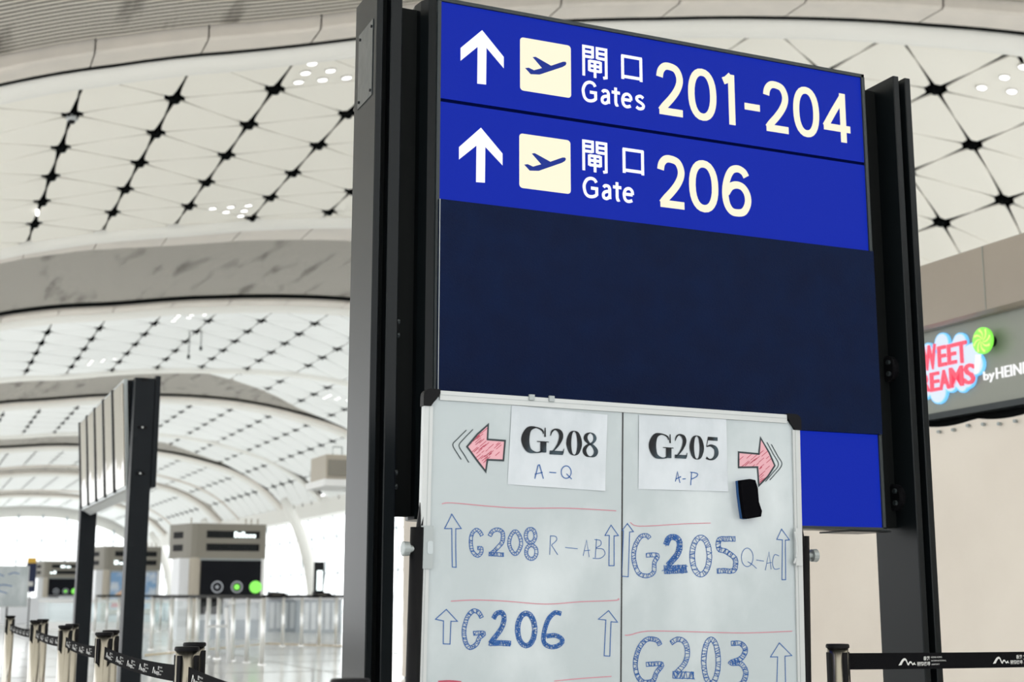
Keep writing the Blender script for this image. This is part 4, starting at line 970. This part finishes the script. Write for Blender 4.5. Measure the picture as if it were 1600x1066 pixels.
# floor line and luggage scale frame
MB().prism([at(228, 27.5), at(420, 33), at(560, 30.3), at(560, 30.6), at(420, 33.3), at(228, 27.9)][:6], .004, .010).build('floor_line', M['yline'], None, label='thin ochre guide line on the floor in front of the railings', cat='marking')
hf = thing('hoop_stand', 'white tubular hoop frame in front of the nearest kiosk', 'frame', (*at(345, 24.2), 0))
x0, y0_ = at(323, 23.9); x1, y1_ = at(358, 24.2)
MB().tube([(x0, y0_, 0), (x0, y0_, .88)], .03, 10).build('leg', M['white_m'], hf, True)
MB().tube([(x1+.02, y1_, 0), (x1-.02, y1_, .5), (x1-.06, y1_, .92), (x1+.0, y1_, 1.02), (x1+.09, y1_, 1.04)], .035, 10).build('leg', M['white_m'], hf, True)
MB().tube([(x0, y0_, .62), (x1-.03, y1_, .62)], .025, 8).build('crossbar', M['white_m'], hf, True)
# check-in desks behind the railing
for i, (pa, pb, y, lab) in enumerate(((418, 468, 44, 'long white check-in desk behind the railing, left of the dark pylon'), (472, 534, 42, 'long white check-in desk behind the railing, below the dark pylon'), (205, 285, 60, 'low white check-in desk right of the display posts'))):
    d_ = thing('check_in_desk', lab, 'desk', (*at(pa, y), 0), 'white desks in the hall')
    a, b = at(pa, y)[0], at(pb, y)[0]
    MB().box(a, b, y, y+.8, .0, 1.0, .03).build('body', M['desk_g'], d_)
    MB().box(a-.05, b+.05, y-.1, y+.9, 1.0, 1.06, .03).build('desktop', M['desk'], d_)
    mb = MB(); nn = int((b-a)/.22)
    for q in range(nn): mb.box(a+.06+q*.22, a+.2+q*.22, y-.015, y, .1, .92)
    mb.build('front_slat', M['desk'], d_, kind='stuff')
for i, (px, y, lab) in enumerate(((437, 43.5, 'black low monitor hood on the left check-in desk'), (508, 42.0, 'black low monitor hood on the right check-in desk'))):
    x, _ = at(px, y); h_ = thing('monitor_hood', lab, 'monitor', (x, y, 1.06))
    MB().prism([(x-.30, 1.06), (x+.36, 1.06), (x+.16, 1.22), (x-.30, 1.25)], y+.1, y+.5, lambda a, b, c: (a, c, b)).build('hood', M['black'], h_)
    MB().box(x-.26, x+.05, y+.08, y+.10, 1.10, 1.17).build('screen', M['kiosk'], h_)
x, _ = at(497, 45); tm = thing('information_pylon', 'slim dark grey information pylon left of the large sign post', 'pylon', (x, 45, 0))
MB().box(x-.17, x+.17, 45, 45.12, 0, 2.24, .02).build('body', M['column'], tm); MB().box(x-.08, x+.10, 44.98, 45.0, 1.3, 1.95, 0).build('screen', M['led'], tm)
x, _ = (.0785*50, 0); fb = thing('banner_stand', 'narrow navy banner stand with yellow top at far left', 'banner', (x, 50, 0))
MB().box(x-.16, x+.16, 50, 50.03, 1.25, 2.22).build('banner', M['navy_flag'], fb); MB().box(x-.14, x+.14, 49.99, 50.03, 2.22, 2.40).build('banner_head', M['yellow'], fb)
MB().tube([(x, 50.05, 0), (x, 50.05, 2.3)], .02, 8).build('pole', M['black'], fb); MB().box(x-.25, x+.25, 49.9, 50.2, 0, .02).build('base', M['black'], fb)
MB().box(x-.08, x+.08, 49.985, 50.0, 1.45, 1.6).build('banner_print', M['belt_print'], fb)
ws = thing('flip_whiteboard', 'small grey-white easel whiteboard at the left picture edge', 'whiteboard', (2.4, 36, 0))
MB().box(1.5, 2.76, 36, 36.03, .88, 1.83, 0).build('board', M['board'], ws)
for b in ((1.5, 2.76, 1.83, 1.85), (1.5, 2.76, .86, .88), (2.76, 2.78, .86, 1.85), (1.48, 1.5, .86, 1.85)): MB().box(b[0], b[1], 35.98, 36.04, b[2], b[3]).build('frame_rail', M['alu'], ws)
MB().box(2.3, 2.34, 36.04, 36.08, 0, 1.85).build('leg', M['black'], ws); MB().box(1.6, 1.64, 36.04, 36.08, 0, 1.85).build('leg', M['black'], ws)
mb = MB()
for (a, b, c, d) in ((1.9, 1.62, 2.2, 1.6), (2.3, 1.64, 2.55, 1.66), (2.0, 1.35, 2.4, 1.36), (1.9, 1.2, 2.3, 1.19)): ribbon(mb, [(a, b), ((a+c)/2, b+.05), (c, d)], .02, lambda p, q: (p, 35.995, q))
mb.build('handwriting', M['pen_blue'], ws)
ch = thing('trolley', 'dark equipment trolley under the easel whiteboard at the left edge', 'trolley', (1.9, 35.5, 0))
MB().box(1.5, 2.1, 35.3, 35.8, .35, .80, .04).build('body', M['black'], ch)
for xx in (1.55, 2.05): MB().tube([(xx, 35.4, .0), (xx, 35.4, .9)], .03, 8).build('upright', M['black'], ch)
MB().box(1.62, 1.95, 35.28, 35.3, .5, .62).build('label_plate', M['desk'], ch)
# moving walkway with glass sides
tw = thing('moving_walkway', 'moving walkway with white handrails and glass sides at far left', 'walkway', (4.5, 52, 0))
for i, (ya, xa, xb) in enumerate(((50.4, 4.6, 9.5), (52.2, 4.6, 9.8), (54.2, 4.6, 10.0))):
    MB().tube([(xa, ya, .93), (xb, ya-3.4, .93)], .05, 8).build('handrail', M['white_m'], tw)
    MB().add([(xa, ya, .05), (xb, ya-3.4, .05), (xb, ya-3.4, .9), (xa, ya, .9)], [(0, 1, 2, 3)]).build('glass_side', M['glass2'], tw)
    MB().prism([(xa, ya-.12), (xb, ya-3.52), (xb, ya-3.28), (xa, ya+.12)], 0, .22).build('skirt', M['white_m'], tw)
MB().box(3.6, 8.6, 60, 60.5, .0, 1.05, .03).build('side_wall', M['desk'], None, label='low white parapet wall in front of the farthest kiosk', cat='wall')

# ------------------------------------------------------------------ ceiling fittings
def bezel(): return None
dl = None
def downlight(X, Y, label, group):
    global dl
    p = V(X, Y, -.12); ang = -math.atan((zf(X+.01)-zf(X-.01))/.02)
    if dl is None:
        root = thing('downlight', label, 'lamp', (0, 0, 0), group)
        MB().lathe([(.115, .02), (.115, -.015), (.10, -.02), (.095, .0)], 0, 0, 20).build('bezel', M['lamp_off'], root, True)
        MB().lathe([(.092, -.005), (.088, -.012), (.05, -.02)], 0, 0, 20).build('lens', M['lamp'], root, True)
        dl = root
    else:
        root = copy_tree(dl); tag(root, label, 'lamp', group)
    root.location = p; root.rotation_euler = (0, ang, 0)
A = [(.587, 2.22), (.631, 2.258), (.673, 2.298), (.63, 2.306), (.588, 2.316), (.588, 2.268)]
B = [(.616, 3.224), (.659, 3.22), (.701, 3.214), (.702, 3.266), (.705, 3.318), (.658, 3.268)]
D = [(1.795, 1.836), (1.794, 1.894), (1.84, 1.866), (1.791, 1.784)]
POS = {'downlights left of the sign top': ['topmost', 'second highest', 'rightmost', 'lower middle', 'lower left', 'left middle'],
       'downlights above the second rib': ['upper left', 'upper middle', 'upper right', 'middle right', 'lowest', 'inner left'],
       'downlights in the upper right corner': ['second lowest', 'leftmost', 'lowest right', 'upper']}
for l, g_, lab in ((A, 'downlights left of the sign top', ' round downlight of the cluster just left of the sign top'), (B, 'downlights above the second rib', ' round downlight of the cluster low above the second grey rib'), (D, 'downlights in the upper right corner', ' round downlight of the cluster in the upper right corner')):
    for (X, Y), w_ in zip(l, POS[g_]): downlight(X, Y, w_+lab, g_)
for (X0, Y0, lab, g_) in ((.80, 4.72, ' small downlight of the first cluster beyond the second rib', 'downlights beyond the second rib'), (.62, 5.62, ' small downlight of the middle cluster beyond the second rib', 'middle downlights beyond the second rib'), (1.8, 6.30, ' small downlight of the cluster right above the third rib', 'downlights right of the third rib')):
    for dx, dy, w_ in ((0, 0, 'upper left'), (.045, 0, 'upper middle'), (.09, 0, 'upper right'), (.0, .05, 'middle left'), (.045, .05, 'central'), (.0, .10, 'lowest')): downlight(X0+dx, Y0+dy, w_+lab, g_)
p = V(.213, 2.456, -.2); cm = thing('dome_camera', 'small white ringed dome camera at the upper left ceiling node', 'camera', p)
MB().lathe([(.10, p[2]+.1), (.12, p[2]+.04), (.09, p[2]-.01)], p[0], p[1], 18).build('ring', M['alu'], cm, True)
MB().lathe([(.07, p[2]+.0), (.06, p[2]-.05), (.03, p[2]-.07)], p[0], p[1], 16).build('dome', M['black'], cm, True)
p = V(.21, 3.12, -.2)
MB().lathe([(.02, p[2]-.05), (.035, p[2]-.02), (.04, p[2]+.03), (.03, p[2]+.1)], p[0], p[1], 14).build('spot_lamp', M['lamp'], None, True, 'tiny bright spot lamp near the left picture edge of the ceiling', 'lamp')
for X, Y, L, lab in ((.905, 5.08, 1.15, 'longer dark pendant rod under the second vault'), (.945, 5.06, .85, 'shorter pale pendant rod beside the longer one')):
    p = V(X, Y, 0); t = thing('pendant_rod', lab, 'pendant', (p[0], p[1], p[2]-L))
    MB().tube([(p[0], p[1], p[2]-L), (p[0], p[1], p[2])], .018, 8).build('rod', M['frame'], t); MB().lathe([(.03, p[2]-L-.08), (.06, p[2]-L-.05), (.06, p[2]-L+.06), (.02, p[2]-L+.1)], p[0], p[1], 12).build('speaker', M['frame'], t, True)
